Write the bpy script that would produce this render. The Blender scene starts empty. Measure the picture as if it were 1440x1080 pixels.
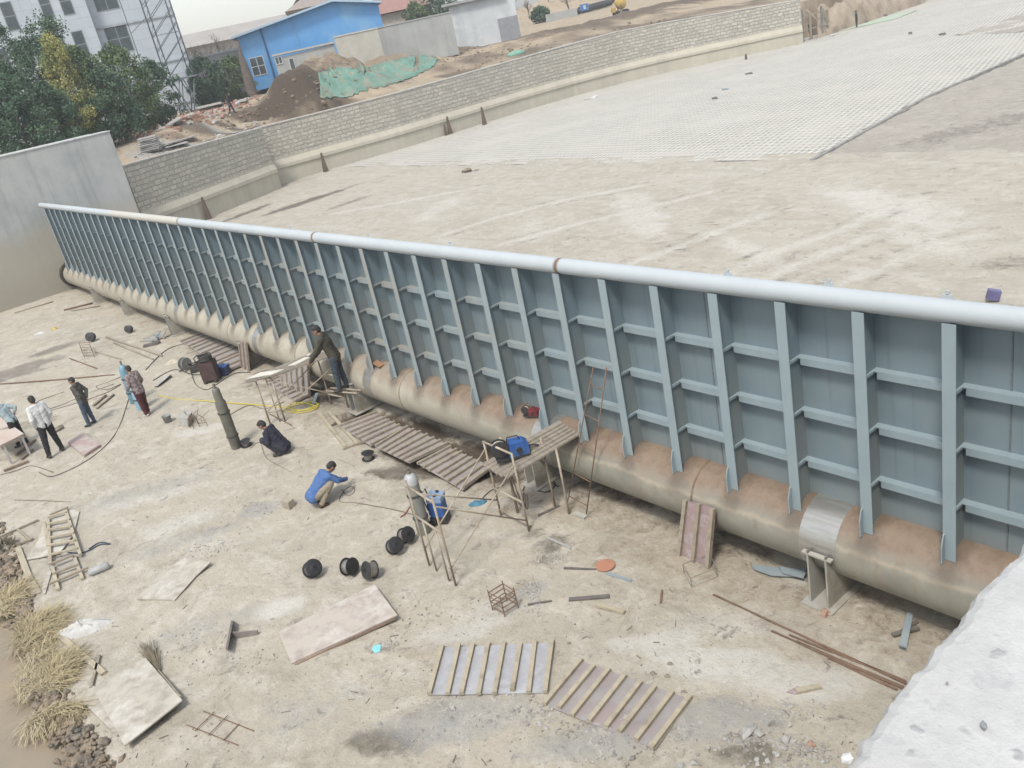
import bpy, bmesh, math, random
import numpy as np
from mathutils import Vector, Matrix, noise
random.seed(7); rng=np.random.default_rng(11)
S=bpy.context.scene; COL=S.collection
V=Vector; R=math.radians
# ---------------------------------------------------------------- camera
F,YAW,PIT,ROL=1213.6,R(144.52),R(-22.57),R(-12.30)
CP=V((44.933,-8.304,6.654))
_f=V((math.cos(PIT)*math.cos(YAW),math.cos(PIT)*math.sin(YAW),math.sin(PIT)))
_r=V((math.sin(YAW),-math.cos(YAW),0)); _u=_r.cross(_f)
CR=_r*math.cos(ROL)+_u*math.sin(ROL); CU=_u*math.cos(ROL)-_r*math.sin(ROL); CF=_f
cam=bpy.data.objects.new('camera',bpy.data.cameras.new('camera')); COL.objects.link(cam); S.camera=cam
cam.matrix_world=Matrix(((CR.x,CU.x,-CF.x,CP.x),(CR.y,CU.y,-CF.y,CP.y),(CR.z,CU.z,-CF.z,CP.z),(0,0,0,1)))
cam.data.sensor_fit='HORIZONTAL'; cam.data.sensor_width=36; cam.data.lens=36*F/1440; cam.data.clip_end=3000; cam.data.clip_start=.05
def ray(x,y): return (CF*F+CR*(x-720)-CU*(y-540)).normalized()
def fz(X): return -1.1-.1*min(max(X/30,0),1)
def pz(x,y,z):
    d=ray(x,y); return CP+d*((z-CP.z)/d.z)
def py_(x,y,Y):
    d=ray(x,y); return CP+d*((Y-CP.y)/d.y)
def px_(x,y,X):
    d=ray(x,y); return CP+d*((X-CP.x)/d.x)
def G(x,y,h=0.):
    z=-1.3
    for _ in range(6):
        p=pz(x,y,z+h); z=fz(p.x)
    return p
def hof(g,x,y):           # height over g at which the upright through g passes pixel (x,y)
    d=ray(x,y); a=d.x*d.x+d.y*d.y; w=g-CP
    t=(d.x*w.x+d.y*w.y)/a
    return CP.z+t*d.z-g.z
def atd(x,y,D):
    d=ray(x,y); return CP+d*(D/math.hypot(d.x,d.y))
BED=-.6
def B(x,y): return pz(x,y,BED)
# ---------------------------------------------------------------- object helpers
def tag(o,label=None,cat=None,group=None,kind=None):
    if label: o['label']=label
    if cat: o['category']=cat
    if group: o['group']=group
    if kind: o['kind']=kind
    return o
def thing(name,label,cat,loc=(0,0,0),rz=0,group=None):
    o=bpy.data.objects.new(name,None); COL.objects.link(o); o.empty_display_size=.2
    o.location=loc; o.rotation_euler=(0,0,rz)
    o.matrix_basis  # keep
    return tag(o,label,cat,group)
def mw(o): return Matrix.Translation(o.location)@o.rotation_euler.to_matrix().to_4x4()
def dup(t,loc,rz=0,label=None,scale=None):
    c=t.copy(); COL.objects.link(c); c.location=loc; c.rotation_euler=(0,0,rz)
    if label: c['label']=label
    if scale: c.scale=(scale,)*3
    for ch in list(t.children):
        d=ch.copy(); COL.objects.link(d); d.parent=c
        for g in list(ch.children):
            e=g.copy(); COL.objects.link(e); e.parent=d
    return c
class MB:
    def __init__(s): s.v=[];s.f=[];s.m=[];s.uv=None
    def add(s,vs,fs,mi=0):
        n=len(s.v); s.v+= [tuple(p) for p in vs]; s.f+=[tuple(n+i for i in f) for f in fs]; s.m+=[mi]*len(fs); return s
    def box(s,c,d,rot=None,mi=0):
        x,y,z=[k/2 for k in d]
        ps=[V((a*x,b*y,e*z)) for e in(-1,1) for b in(-1,1) for a in(-1,1)]
        if rot is not None: ps=[rot@p for p in ps]
        c=V(c)
        return s.add([p+c for p in ps],[(0,2,3,1),(4,5,7,6),(0,1,5,4),(2,6,7,3),(0,4,6,2),(1,3,7,5)],mi)
    def hexa(s,a,b,mi=0):      # two quads (lists of 4 points)
        return s.add(list(a)+list(b),[(3,2,1,0),(4,5,6,7),(0,1,5,4),(1,2,6,5),(2,3,7,6),(3,0,4,7)],mi)
    def prism(s,poly,n,mi=0):  # poly extruded by vector n
        k=len(poly); n=V(n); a=[V(p) for p in poly]; b=[p+n for p in a]
        return s.add(a+b,[tuple(range(k-1,-1,-1)),tuple(range(k,2*k))]+[(i,(i+1)%k,k+(i+1)%k,k+i) for i in range(k)],mi)
    def bar(s,a,b,w,h=None,up=(0,0,1),mi=0):
        a=V(a);b=V(b);h=h or w; d=(b-a).normalized(); up=V(up)
        sx=d.cross(up)
        if sx.length<1e-3: sx=d.cross(V((1,0,0)))
        sx.normalize(); sy=sx.cross(d)
        q=lambda p:[p-sx*w/2-sy*h/2,p+sx*w/2-sy*h/2,p+sx*w/2+sy*h/2,p-sx*w/2+sy*h/2]
        return s.hexa(q(a),q(b),mi)
    def tube(s,pts,r,n=6,cap=True,mi=0):
        pts=[V(p) for p in pts]; rs=r if isinstance(r,(list,tuple)) else [r]*len(pts)
        vs=[];fs=[];pr=None
        for i,p in enumerate(pts):
            d=(pts[min(i+1,len(pts)-1)]-pts[max(i-1,0)]).normalized()
            if pr is None:
                pr=d.cross(V((0,0,1)))
                if pr.length<.05: pr=d.cross(V((1,0,0)))
            pr=(pr-d*pr.dot(d)).normalized(); q=d.cross(pr)
            vs+=[p+(pr*math.cos(2*math.pi*k/n)+q*math.sin(2*math.pi*k/n))*rs[i] for k in range(n)]
        for i in range(len(pts)-1):
            fs+=[(i*n+k,i*n+(k+1)%n,(i+1)*n+(k+1)%n,(i+1)*n+k) for k in range(n)]
        if cap: fs+=[tuple(range(n-1,-1,-1)),tuple(range((len(pts)-1)*n,len(pts)*n))]
        return s.add(vs,fs,mi)
    def lathe(s,prof,n=16,c=(0,0,0),rot=None,mi=0):   # prof: (r,z)
        vs=[];fs=[];c=V(c)
        for r,z in prof:
            for k in range(n):
                p=V((r*math.cos(2*math.pi*k/n),r*math.sin(2*math.pi*k/n),z))
                if rot is not None: p=rot@p
                vs.append(p+c)
        for i in range(len(prof)-1):
            fs+=[(i*n+k,i*n+(k+1)%n,(i+1)*n+(k+1)%n,(i+1)*n+k) for k in range(n)]
        fs+=[tuple(range(n-1,-1,-1)),tuple(range((len(prof)-1)*n,len(prof)*n))]
        return s.add(vs,fs,mi)
    def ball(s,c,r,n=8,m=6,rot=None,mi=0):
        r=r if isinstance(r,(tuple,list)) else (r,r,r); c=V(c); vs=[];fs=[]
        for j in range(1,m):
            t=math.pi*j/m
            for k in range(n):
                p=V((r[0]*math.sin(t)*math.cos(2*math.pi*k/n),r[1]*math.sin(t)*math.sin(2*math.pi*k/n),r[2]*math.cos(t)))
                vs.append((rot@p if rot is not None else p)+c)
        a=V((0,0,r[2]));b=-a
        if rot is not None:a=rot@a;b=rot@b
        vs+=[a+c,b+c];A=len(vs)-2
        for j in range(m-2):
            fs+=[(j*n+k,(j+1)*n+k,(j+1)*n+(k+1)%n,j*n+(k+1)%n) for k in range(n)]
        fs+=[(A,k,(k+1)%n) for k in range(n)]+[(A+1,(m-2)*n+(k+1)%n,(m-2)*n+k) for k in range(n)]
        return s.add(vs,fs,mi)
    def rock(s,c,r,mi=0,flat=.7):
        c=V(c); t=(1+5**.5)/2
        ico=[(-1,t,0),(1,t,0),(-1,-t,0),(1,-t,0),(0,-1,t),(0,1,t),(0,-1,-t),(0,1,-t),(t,0,-1),(t,0,1),(-t,0,-1),(-t,0,1)]
        fs=[(0,11,5),(0,5,1),(0,1,7),(0,7,10),(0,10,11),(1,5,9),(5,11,4),(11,10,2),(10,7,6),(7,1,8),(3,9,4),(3,4,2),(3,2,6),(3,6,8),(3,8,9),(4,9,5),(2,4,11),(6,2,10),(8,6,7),(9,8,1)]
        q=Matrix.Rotation(random.random()*6.3,3,'Z')@Matrix.Rotation(random.uniform(-.5,.5),3,'X')
        sc=V((random.uniform(.7,1.3),random.uniform(.6,1.1),flat*random.uniform(.6,1.1)))
        return s.add([c+q@V([a*b for a,b in zip(V(p).normalized()*r*random.uniform(.72,1.15),sc)]) for p in ico],fs,mi)
    def build(s,name,mats,parent=None,smooth=False,world=False,loc=None):
        me=bpy.data.meshes.new(name)
        vs=s.v
        if world and parent is not None:
            im=mw(parent).inverted(); vs=[tuple(im@V(p)) for p in vs]
        if loc is not None:
            l=V(loc); vs=[tuple(V(p)-l) for p in vs]
        me.from_pydata(vs,[],s.f)
        mats=mats if isinstance(mats,(list,tuple)) else [mats]
        for m in mats: me.materials.append(m)
        if len(mats)>1: me.polygons.foreach_set('material_index',s.m)
        if smooth: me.polygons.foreach_set('use_smooth',[True]*len(me.polygons))
        me.validate(); me.update()
        o=bpy.data.objects.new(name,me); COL.objects.link(o)
        if parent is not None: o.parent=parent
        if loc is not None: o.location=loc
        return o
def autosmooth(o,deg=40):
    me=o.data; me.polygons.foreach_set('use_smooth',[True]*len(me.polygons)); me.set_sharp_from_angle(angle=R(deg)); return o
def one(name,mb,mat,label,cat,group=None,smooth=False,loc=None):
    if loc is None:
        a=np.array(mb.v); loc=V((float(a[:,0].mean()),float(a[:,1].mean()),float(a[:,2].min())))
    return tag(mb.build(name,mat,None,smooth,False,loc),label,cat,group)
# ---------------------------------------------------------------- materials
def _lin(c): return tuple((x/12.92 if x<=.04045 else ((x+.055)/1.055)**2.4) for x in c)
def nt(name):
    m=bpy.data.materials.new(name); m.use_nodes=True; n=m.node_tree.nodes; l=m.node_tree.links
    return m,n,l,n['Principled BSDF']
class NB:
    """tiny node helper"""
    def __init__(s,name):
        s.m,s.n,s.l,s.b=nt(name); s.tc=s.n.new('ShaderNodeTexCoord')
    def new(s,t,**k):
        o=s.n.new(t)
        for a,b in k.items():
            setattr(o,a,b)
        return o
    def lk(s,a,b): s.l.new(a,b)
    def noise(s,scale,detail=6,rough=.6,vec=None,out='Fac',dist=0.):
        o=s.new('ShaderNodeTexNoise'); o.inputs['Scale'].default_value=scale; o.inputs['Detail'].default_value=detail; o.inputs['Roughness'].default_value=rough; o.inputs['Distortion'].default_value=dist
        s.lk(vec or s.tc.outputs['Object'],o.inputs['Vector']); return o.outputs[out]
    def mapv(s,scale=(1,1,1),rot=(0,0,0),src=None):
        o=s.new('ShaderNodeMapping'); o.inputs['Scale'].default_value=scale; o.inputs['Rotation'].default_value=rot
        s.lk(src or s.tc.outputs['Object'],o.inputs['Vector']); return o.outputs['Vector']
    def ramp(s,x,a,b,ca=(0,0,0,1),cb=(1,1,1,1)):
        o=s.new('ShaderNodeMapRange'); o.inputs['From Min'].default_value=a; o.inputs['From Max'].default_value=b
        s.lk(x,o.inputs['Value']); return o.outputs['Result']
    def mix(s,f,a,b,mode='MIX'):
        o=s.new('ShaderNodeMix',data_type='RGBA',blend_type=mode)
        for i,x in ((0,f),(6,a),(7,b)):
            if isinstance(x,(int,float)): o.inputs[i].default_value=x
            elif isinstance(x,(tuple,list)): o.inputs[i].default_value=(*x[:3],1)
            else: s.lk(x,o.inputs[i])
        return o.outputs[2]
    def math(s,op,a,b=0.,c=None):
        o=s.new('ShaderNodeMath',operation=op)
        for i,x in enumerate((a,b) if c is None else (a,b,c)):
            if isinstance(x,(int,float)): o.inputs[i].default_value=x
            else: s.lk(x,o.inputs[i])
        return o.outputs[0]
    def xyz(s,src=None):
        o=s.new('ShaderNodeSeparateXYZ'); s.lk(src or s.tc.outputs['Object'],o.inputs[0]); return o.outputs
    def attr(s,name):
        o=s.new('ShaderNodeAttribute'); o.attribute_name=name; return o.outputs['Fac']
    def bump(s,h,strength=.3,dist=.05):
        o=s.new('ShaderNodeBump'); o.inputs['Strength'].default_value=strength; o.inputs['Distance'].default_value=dist
        s.lk(h,o.inputs['Height']); s.lk(o.outputs[0],s.b.inputs['Normal'])
    def done(s,col,rough=.8,metal=0.):
        if isinstance(col,(tuple,list)): s.b.inputs['Base Color'].default_value=(*col[:3],1)
        else: s.lk(col,s.b.inputs['Base Color'])
        if isinstance(rough,(int,float)): s.b.inputs['Roughness'].default_value=rough
        else: s.lk(rough,s.b.inputs['Roughness'])
        s.b.inputs['Metallic'].default_value=metal; return s.m
_MC={}
def M(name,c1,c2=None,scale=3.,rough=.8,metal=0.,bump=.0,bscale=None,c3=None,s3=.6,lo=.35,hi=.65):
    """procedural two/three tone material"""
    if name in _MC: return _MC[name]
    b=NB(name); c2=c2 or tuple(x*.7 for x in c1)
    col=b.mix(b.ramp(b.noise(scale),lo,hi),c1,c2)
    if c3: col=b.mix(b.ramp(b.noise(s3,4,.7),.48,.66),col,c3)
    if bump: b.bump(b.noise(bscale or scale*4,5,.65),bump,.03)
    _MC[name]=b.done(col,rough,metal); return _MC[name]
def wood(name,c1,c2):
    if name in _MC: return _MC[name]
    b=NB(name); v=b.mapv((9,9,40)); w=b.noise(1.2,5,.6,b.mapv((2,14,8)))
    col=b.mix(b.ramp(w,.35,.65),c1,c2); oi=b.new('ShaderNodeObjectInfo')
    col=b.mix(b.math('MULTIPLY',oi.outputs['Random'],.35),col,c2)
    col=b.mix(b.ramp(b.noise(3.,5,.7),.55,.75),col,tuple(x*.55 for x in c2)); b.bump(w,.3,.01)
    _MC[name]=b.done(col,.85); return _MC[name]
# ================================================================ setting
def fbm(x,y,s,o=4): return noise.fractal(V((x*s,y*s,3.7)),1.0,2.1,o)
def blobval(x,y,bl,wob=.35,ws=1.3):
    v=0.;n=None
    for (cx,cy,rx,ry,a,st) in bl:
        dx,dy=x-cx,y-cy
        if abs(dx)>3*max(rx,ry) or abs(dy)>3*max(rx,ry): continue
        if n is None: n=noise.noise(V((x*ws,y*ws,1.3)))+.5*noise.noise(V((x*ws*2.7,y*ws*2.7,5.1)))
        c,s=math.cos(a),math.sin(a); u=(dx*c+dy*s)/rx; w=(-dx*s+dy*c)/ry
        d=math.sqrt(u*u+w*w)+wob*n
        v=max(v,st*min(1,max(0,(1.25-d)/.6)))
    return v
def grid(name,xs,ys,zf,mat,attrs=None,keep=None,kind='structure',smooth=True):
    nx,ny=len(xs),len(ys); vs=[];cols={k:[] for k in (attrs or {})}
    for y in ys:
        for x in xs:
            vs.append((x,y,zf(x,y)))
            for k in cols: cols[k].append(attrs[k](x,y))
    fs=[]
    for j in range(ny-1):
        for i in range(nx-1):
            if keep and not keep((xs[i]+xs[i+1])/2,(ys[j]+ys[j+1])/2): continue
            a=j*nx+i; fs.append((a,a+1,a+nx+1,a+nx))
    me=bpy.data.meshes.new(name); me.from_pydata(vs,[],fs); me.materials.append(mat)
    for k,c in cols.items():
        at=me.attributes.new(k,'FLOAT','POINT'); at.data.foreach_set('value',c)
    me.polygons.foreach_set('use_smooth',[smooth]*len(me.polygons)); me.update()
    o=bpy.data.objects.new(name,me); COL.objects.link(o)
    if kind: o['kind']=kind
    return o
def soil(name,base,alt,pale,dark,bumps=.5,grit=.3,mott=.7,streak=0):
    b=NB(name)
    n1=b.noise(.55,8,.62,dist=.3); n2=b.noise(2.2,8,.72,dist=.4); n3=b.noise(11,7,.75); n4=b.noise(60,3,.7)
    c=b.mix(b.ramp(n1,.36,.62),base,alt)
    c=b.mix(b.math('MULTIPLY',b.ramp(n2,.48,.64),.75),c,pale)
    c=b.mix(b.math('MULTIPLY',b.ramp(b.noise(1.1,9,.78,dist=.8),.53,.70),mott),c,dark)
    c=b.mix(b.math('MULTIPLY',b.ramp(n3,.53,.66),.5*mott),c,dark)
    c=b.mix(b.math('MULTIPLY',b.ramp(b.noise(4.2,7,.8,dist=.5),.60,.70),.75*mott),c,tuple(x*.8 for x in dark))
    c=b.mix(b.math('MULTIPLY',b.ramp(n4,.60,.72),grit),c,pale)
    c=b.mix(b.math('MULTIPLY',b.ramp(b.noise(38,4,.75),.62,.70),grit*1.6),c,tuple(x*.42 for x in dark))
    if streak: c=b.mix(b.math('MULTIPLY',b.ramp(b.noise(1.,7,.65,b.mapv((.22,1.1,1),(0,0,R(streak)))),.50,.68),.4),c,pale); c=b.mix(b.math('MULTIPLY',b.ramp(b.noise(1.6,7,.7,b.mapv((.2,1.2,1),(0,0,R(streak+22)))),.54,.70),.42),c,dark)
    nn=b.ramp(b.noise(3.2,9,.8,dist=.5),.3,.7)
    f=lambda k:b.ramp(b.math('ADD',b.attr(k),b.math('MULTIPLY',b.math('SUBTRACT',nn,.5),1.15)),.2,.95)
    c=b.mix(b.math('MULTIPLY',f('dust'),.62),c,(.66,.65,.615))
    c=b.mix(b.math('MULTIPLY',f('dark'),.85),c,tuple(x*.42 for x in dark))
    c=b.mix(b.math('MULTIPLY',f('grey'),.75),c,(.34,.34,.33))
    c=b.mix(b.math('MULTIPLY',f('rust'),.6),c,(.255,.19,.125))  # brown tint: stains, plus the gate's shade painted along the pipe
    c=b.mix(b.math('MULTIPLY',f('mud'),.9),c,(.085,.062,.043))
    wet=f('wet'); c=b.mix(b.math('MULTIPLY',wet,.8),c,(.20,.175,.145))
    h=b.math('ADD',b.math('MULTIPLY',b.noise(6,8,.7),1.),b.math('MULTIPLY',n3,.4))
    b.bump(h,bumps,.06)
    return b.done(c,b.math('SUBTRACT',.95,b.math('MULTIPLY',wet,.35)))
# --- pit floor
def gb(px,py,rx,ry,a=0.,st=1.,bed=False):
    p=B(px,py) if bed else G(px,py); return (p.x,p.y,rx,ry,R(a),st)
RA=54.5; FA=144.5      # image-right and image-away bearings on the ground
dust=[gb(395,855,.55,.3,70),gb(60,470,1.0,.5,54,.5),gb(470,890,.5,.25,60,.7),gb(1000,930,.9,.32,40,.9),gb(930,905,.8,.3,40,.7),gb(1120,960,.8,.35,30,.8),gb(240,740,1.0,.4,60,.6),gb(640,890,.8,.3,60,.6),gb(280,605,.8,.3,50,.7),gb(705,850,.7,.3,50,.5),gb(1140,800,.5,.4,0,.7),gb(1040,880,1.2,.35,30,.45),gb(210,700,1.4,.4,60,.5),gb(115,885,.7,.3,60,.5),gb(330,760,1.2,.3,60,.4)]
dark=[gb(775,765,.42,.3,60,.75),gb(745,750,.3,.2,60,.7),gb(535,1045,.5,.28,40,.8),gb(890,690,.3,.25,0,.5),gb(245,820,.4,.3,60,.4),gb(1060,1060,.4,.2,40,.8),gb(770,785,.4,.15,60,.6),gb(622,640,2.2,.62,10,1.3),gb(560,602,1.8,.6,10,1.2),gb(390,545,1.8,.5,14,.5),gb(545,910,.3,.15,60,.5),gb(1190,840,.6,.3,10,.5),gb(30,600,1.0,.4,60,.6),gb(250,1010,.4,.2,60,.3)]
grey=[gb(200,690,1.6,.5,60,.6),gb(365,715,.5,.3,60,.8),gb(640,1010,1.2,.4,50,.8),gb(830,1045,1.1,.3,50,.8),gb(1000,1010,.6,.3,50,.8),gb(1060,1010,.5,.2,40,.8),gb(260,760,1.2,.4,60,.6),gb(745,830,.3,.2,60,.8),gb(300,880,1.0,.4,60,.5),gb(430,1000,1.0,.4,60,.4),gb(90,790,.6,.4,60,.6)]
rust=[(20,.1,26,.9,0,.45),(38,.0,5,1.3,0,.6),(30,-.1,8,1.3,0,.5),gb(720,640,.6,.3,20,.7),gb(590,640,1.2,.35,14,.8),gb(590,915,.4,.2,50,.5),gb(240,470,1.2,.3,14,.6),gb(720,825,.4,.2,50,.5),gb(690,560+130,.5,.25,20,.6),gb(600,1000,.4,.2,50,.4)]  # long strips along the pipe paint the gate's shade in with brown dirt
wet=[gb(80,490,1.1,.45,75),gb(40,515,1.6,.5,70),gb(5,530,1.6,.6,60),gb(560,662,.7,.22,20,.8)]
def pit_z(x,y):
    z=fz(x)+.018*fbm(x,y,.5)+.012*fbm(x+9,y,2.4)
    z+=.05*blobval(x,y,[(k[0],k[1],k[2]*.8,k[3]*.8,k[4],k[5]) for k in (grey[2],grey[3],grey[4],dark[2],dark[5])])*(.5+noise.noise(V((x*6,y*6,0))))
    if y>-.25: z-=.0
    z-=.10*blobval(x,y,[dark[7],dark[8]],.2)
    return z
# shoreline of the muddy pool (pixels)
SH=[(-40,700),(5,760),(25,830),(48,905),(72,985),(105,1035),(135,1085),(150,1120)]
SHW=[G(*p) for p in SH]
def shore(x,y):   # >0 towards the water
    best=1e9;sg=1
    for a,b in zip(SHW[:-1],SHW[1:]):
        ax,ay,bx,by=a.x,a.y,b.x,b.y; dx,dy=bx-ax,by-ay
        t=max(0,min(1,((x-ax)*dx+(y-ay)*dy)/(dx*dx+dy*dy))); qx,qy=ax+t*dx-x,ay+t*dy-y
        d=math.hypot(qx,qy)
        if d<best: best=d; sg=1 if (dx*(y-ay)-dy*(x-ax))<0 else -1
    return best*sg
def pit_zz(x,y):
    z=pit_z(x,y)
    if y<-3.5 and x>26:
        s=shore(x,y)
        if s>-.2: z-=.3*min(1,(s+.2)/.5)
    return z
MF=soil('pit floor soil',(.485,.438,.355),(.435,.398,.325),(.60,.56,.485),(.27,.235,.18),.7,.42,.68)
xs=list(np.arange(-1.1,20,.16))+list(np.arange(20,44.4,.1))
ys=[-45,-30,-22,-17]+list(np.arange(-14,1.01,.11))
A=lambda bl:(lambda x,y:blobval(x,y,bl))
grid('pit_floor',xs,ys,pit_zz,MF,dict(mud=A([gb(622,636,2.1,.55,8,1.3),gb(560,600,1.9,.55,8,1.2),gb(690,655,.7,.4,10,.8),gb(560,668,.8,.2,20,.9),gb(455,560,1.0,.5,8,.9),gb(395,530,1.4,.45,8,.8),gb(300,500,1.6,.4,8,.7),gb(850,690,1.2,.3,8,.5),gb(1000,755,1.2,.3,8,.45)]),dust=A(dust),dark=A(dark),grey=A(grey),rust=A(rust),wet=A(wet)))
# muddy water
def water_mat():
    b=NB('muddy water'); c=b.mix(b.ramp(b.noise(.9,4,.6),.35,.7),(.33,.265,.185),(.27,.23,.175))
    c=b.mix(b.math('MULTIPLY',b.ramp(b.noise(2.5,5,.6),.5,.8),.5),c,(.36,.28,.21)); b.bump(b.noise(7,3,.5),.04,.02); return b.done(c,.5)
mb=MB(); mb.add([(10,-45,-1.33),(44.2,-45,-1.33),(44.2,-5,-1.33),(10,-5,-1.33)],[(0,1,2,3)]); o=mb.build('muddy_water',water_mat()); o['kind']='structure'
# --- river bed upstream of the gate
xs=list(np.arange(-16,46,.28))+[48,52,58,66,76,90,110,140,180]
ys=list(np.arange(.95,30,.22))+list(np.arange(30,76,.6))+[80,90,100,120,150,200]
def bed_z(x,y): return BED+.02*fbm(x,y,.35)+.016*fbm(x,y,1.3)+.012*noise.noise(V((x*.6+y*.25,y*3.,2.)))*(y<20)+(.075*min(1,max(0,(y-17.5)/3.2)) if y<22.3 else -.06)+(.03*noise.noise(V((x*.8,y*.8,3.)))+.02*noise.noise(V((x*2.6,y*2.6,3.))) if 19<y<22.3 else 0)
bdark=[gb(1410,372,.9,.5,40,.55,True),gb(432,283,3.4,.6,95,1.2,True),gb(345,300,2.4,.5,110,1.0,True),gb(490,285,1.6,.4,95,.7,True),gb(660,243,.4,.3,0,.9,True),gb(1100,290,1.0,.06,150,.5,True),gb(940,345,1.3,.07,160,.7,True),gb(1005,315,1.,.06,150,.7,True),gb(840,345,1.6,.08,100,.3,True)]
bdust=[gb(900,300,4,.9,140,.6,True),gb(1250,290,4,1.0,150,.7,True),gb(620,290,3,.8,120,.5,True),gb(1300,340,2.5,.5,150,.6,True),gb(1050,350,2.5,.4,150,.6,True),gb(750,320,2.5,.5,140,.5,True)]
TRK=[]
for P in ([(1010,392),(1100,350),(1180,325),(1230,300),(1240,280)],[(1060,398),(1150,360),(1230,330),(1290,300),(1300,278)],[(880,372),(960,345),(1010,325),(1080,300)],[(620,332),(700,305),(800,280),(900,262)],[(700,345),(800,318),(900,295),(1000,270)],[(470,300),(560,285),(680,262)],[(1180,400),(1300,350),(1380,330)]):
    W=[B(*p) for p in P]; TRK+=[(a.x,a.y,b_.x,b_.y) for a,b_ in zip(W[:-1],W[1:])]
def trk(x,y):
    best=9.
    for ax,ay,bx,by in TRK:
        dx,dy=bx-ax,by-ay; t=max(0,min(1,((x-ax)*dx+(y-ay)*dy)/(dx*dx+dy*dy))); d=math.hypot(ax+t*dx-x,ay+t*dy-y)
        if d<best: best=d
    return best
def trk_d(x,y):
    v=blobval(x,y,bdust)
    if y<21: v=max(v,.72*max(0,1-trk(x,y)/.42))
    return v
def trk_k(x,y):
    v=blobval(x,y,bdark)
    if y<21: d=trk(x,y); v=max(v,.6*max(0,1-abs(d-.52)/.24)*(.5+noise.noise(V((x*.7,y*.7,0)))))
    return v
MBED=soil('river bed silt',(.405,.37,.305),(.45,.415,.35),(.53,.50,.44),(.26,.225,.175),.5,.2,.45,streak=-82)
grid('river_bed',xs,ys,bed_z,MBED,dict(dust=trk_d,dark=trk_k))
MG=soil('grey gravel',(.41,.375,.325),(.36,.33,.285),(.48,.45,.40),(.23,.20,.165),.9,.4)
def polyin(P):
    def f(x,y):
        c=False;j=len(P)-1
        for i in range(len(P)):
            if (P[i][1]>y)!=(P[j][1]>y) and x<(P[j][0]-P[i][0])*(y-P[i][1])/(P[j][1]-P[i][1])+P[i][0]: c=not c
            j=i
        return c
    return f
gdark=[gb(1380,180,4,1.2,60,.45,True),gb(1410,60,5,1.5,60,.6,True)]
p0=B(1140,229); p1=B(1300,140); p2=B(1440,78)
def gz(x,y): return BED+.02*fbm(x,y,.35)+.05+.05*fbm(x,y,.9,5)
gp=[(p0.x,p0.y),(p1.x,p1.y),(p2.x+.3,p2.y),(p2.x+2,p2.y+14),(150,p2.y+14),(150,p0.y-.3)]
bz0=lambda x,y:BED+.02*fbm(x,y,.35)+.016*fbm(x,y,1.3)
grid('gravel_ground',list(np.arange(22,60,.3))+[65,75,90,120,150],list(np.arange(p0.y-.5,60,.3)),gz,MG,dict(dark=A(gdark)),keep=polyin(gp))
q=[B(*p) for p in [(1342,52),(1400,34),(1460,12),(1480,40),(1440,47)]]
grid('soil_patch',list(np.arange(10,60,.5)),list(np.arange(40,110,.5)),lambda x,y:BED+.08+.05*fbm(x,y,.9,5),MG,dict(dark=A([(0,0,.1,.1,0,0)])),keep=polyin([(k.x,k.y) for k in q]))
# --- block paving
def paving():
    b=NB('hollow block paving'); v=b.tc.outputs['Object']
    def br(w,h,m,off):
        o=b.new('ShaderNodeTexBrick'); o.offset=off; o.inputs['Scale'].default_value=1; o.inputs['Brick Width'].default_value=w*.72; o.inputs['Row Height'].default_value=h; o.inputs['Mortar Size'].default_value=m; o.inputs['Mortar Smooth'].default_value=.2
        o.inputs['Color1'].default_value=(.62,.60,.55,1); o.inputs['Color2'].default_value=(.53,.515,.47,1); o.inputs['Mortar'].default_value=(.31,.295,.26,1); b.lk(v,o.inputs['Vector']); return o
    o=br(.42,.52,.055,.5); c=o.outputs['Color']
    c=b.mix(b.math('MULTIPLY',b.ramp(b.noise(.25,6,.65),.45,.65),.55),c,(.56,.54,.49))
    c=b.mix(b.math('MULTIPLY',b.ramp(b.noise(.5,6,.7),.5,.7),.45),c,(.46,.43,.37))
    o2=b.new('ShaderNodeTexBrick'); o2.offset=0.; o2.inputs['Scale'].default_value=1; o2.inputs['Brick Width'].default_value=60; o2.inputs['Row Height'].default_value=12.5; o2.inputs['Mortar Size'].default_value=.06; b.lk(v,o2.inputs['Vector'])
    c=b.mix(b.math('MULTIPLY',o2.outputs['Fac'],.35),c,(.33,.31,.28))
    b.bump(b.math('SUBTRACT',1.,o.outputs['Fac']),.35,.03); return b.done(c,.9)
pv=[(-14,21.1),(-6,21.5),(-1,21.2),(5,21.45),(11,21.1),(18,21.4),(p0.x,p0.y),(p1.x,p1.y),(p2.x,p2.y),(p2.x+1.8,p2.y+14),(150,p2.y+14),(150,190),(-14,190)]
grid('block_paving',list(np.arange(-14,30,.5))+list(np.arange(30,60,2))+[70,90,120,150],list(np.arange(21.05,40,.25))+list(np.arange(40,76,.6))+list(np.arange(77,190,6)),lambda x,y:BED+.075+.02*fbm(x,y,.3),paving(),None,keep=polyin(pv))
# edge kerb of the paving
mb=MB()
for a,b_ in zip([p0,p1],[p1,p2]):
    k=max(2,int((b_-a).length/.6))
    for i in range(k):
        u=a.lerp(b_,i/k); w=a.lerp(b_,(i+.93)/k); mb.bar(u+V((.06,0,.05)),w+V((.06,0,.05)),.16,.17)
o=mb.build('paving_kerb',M('kerb concrete',(.36,.35,.33),(.25,.245,.23),2.)); o['kind']='structure'
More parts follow.
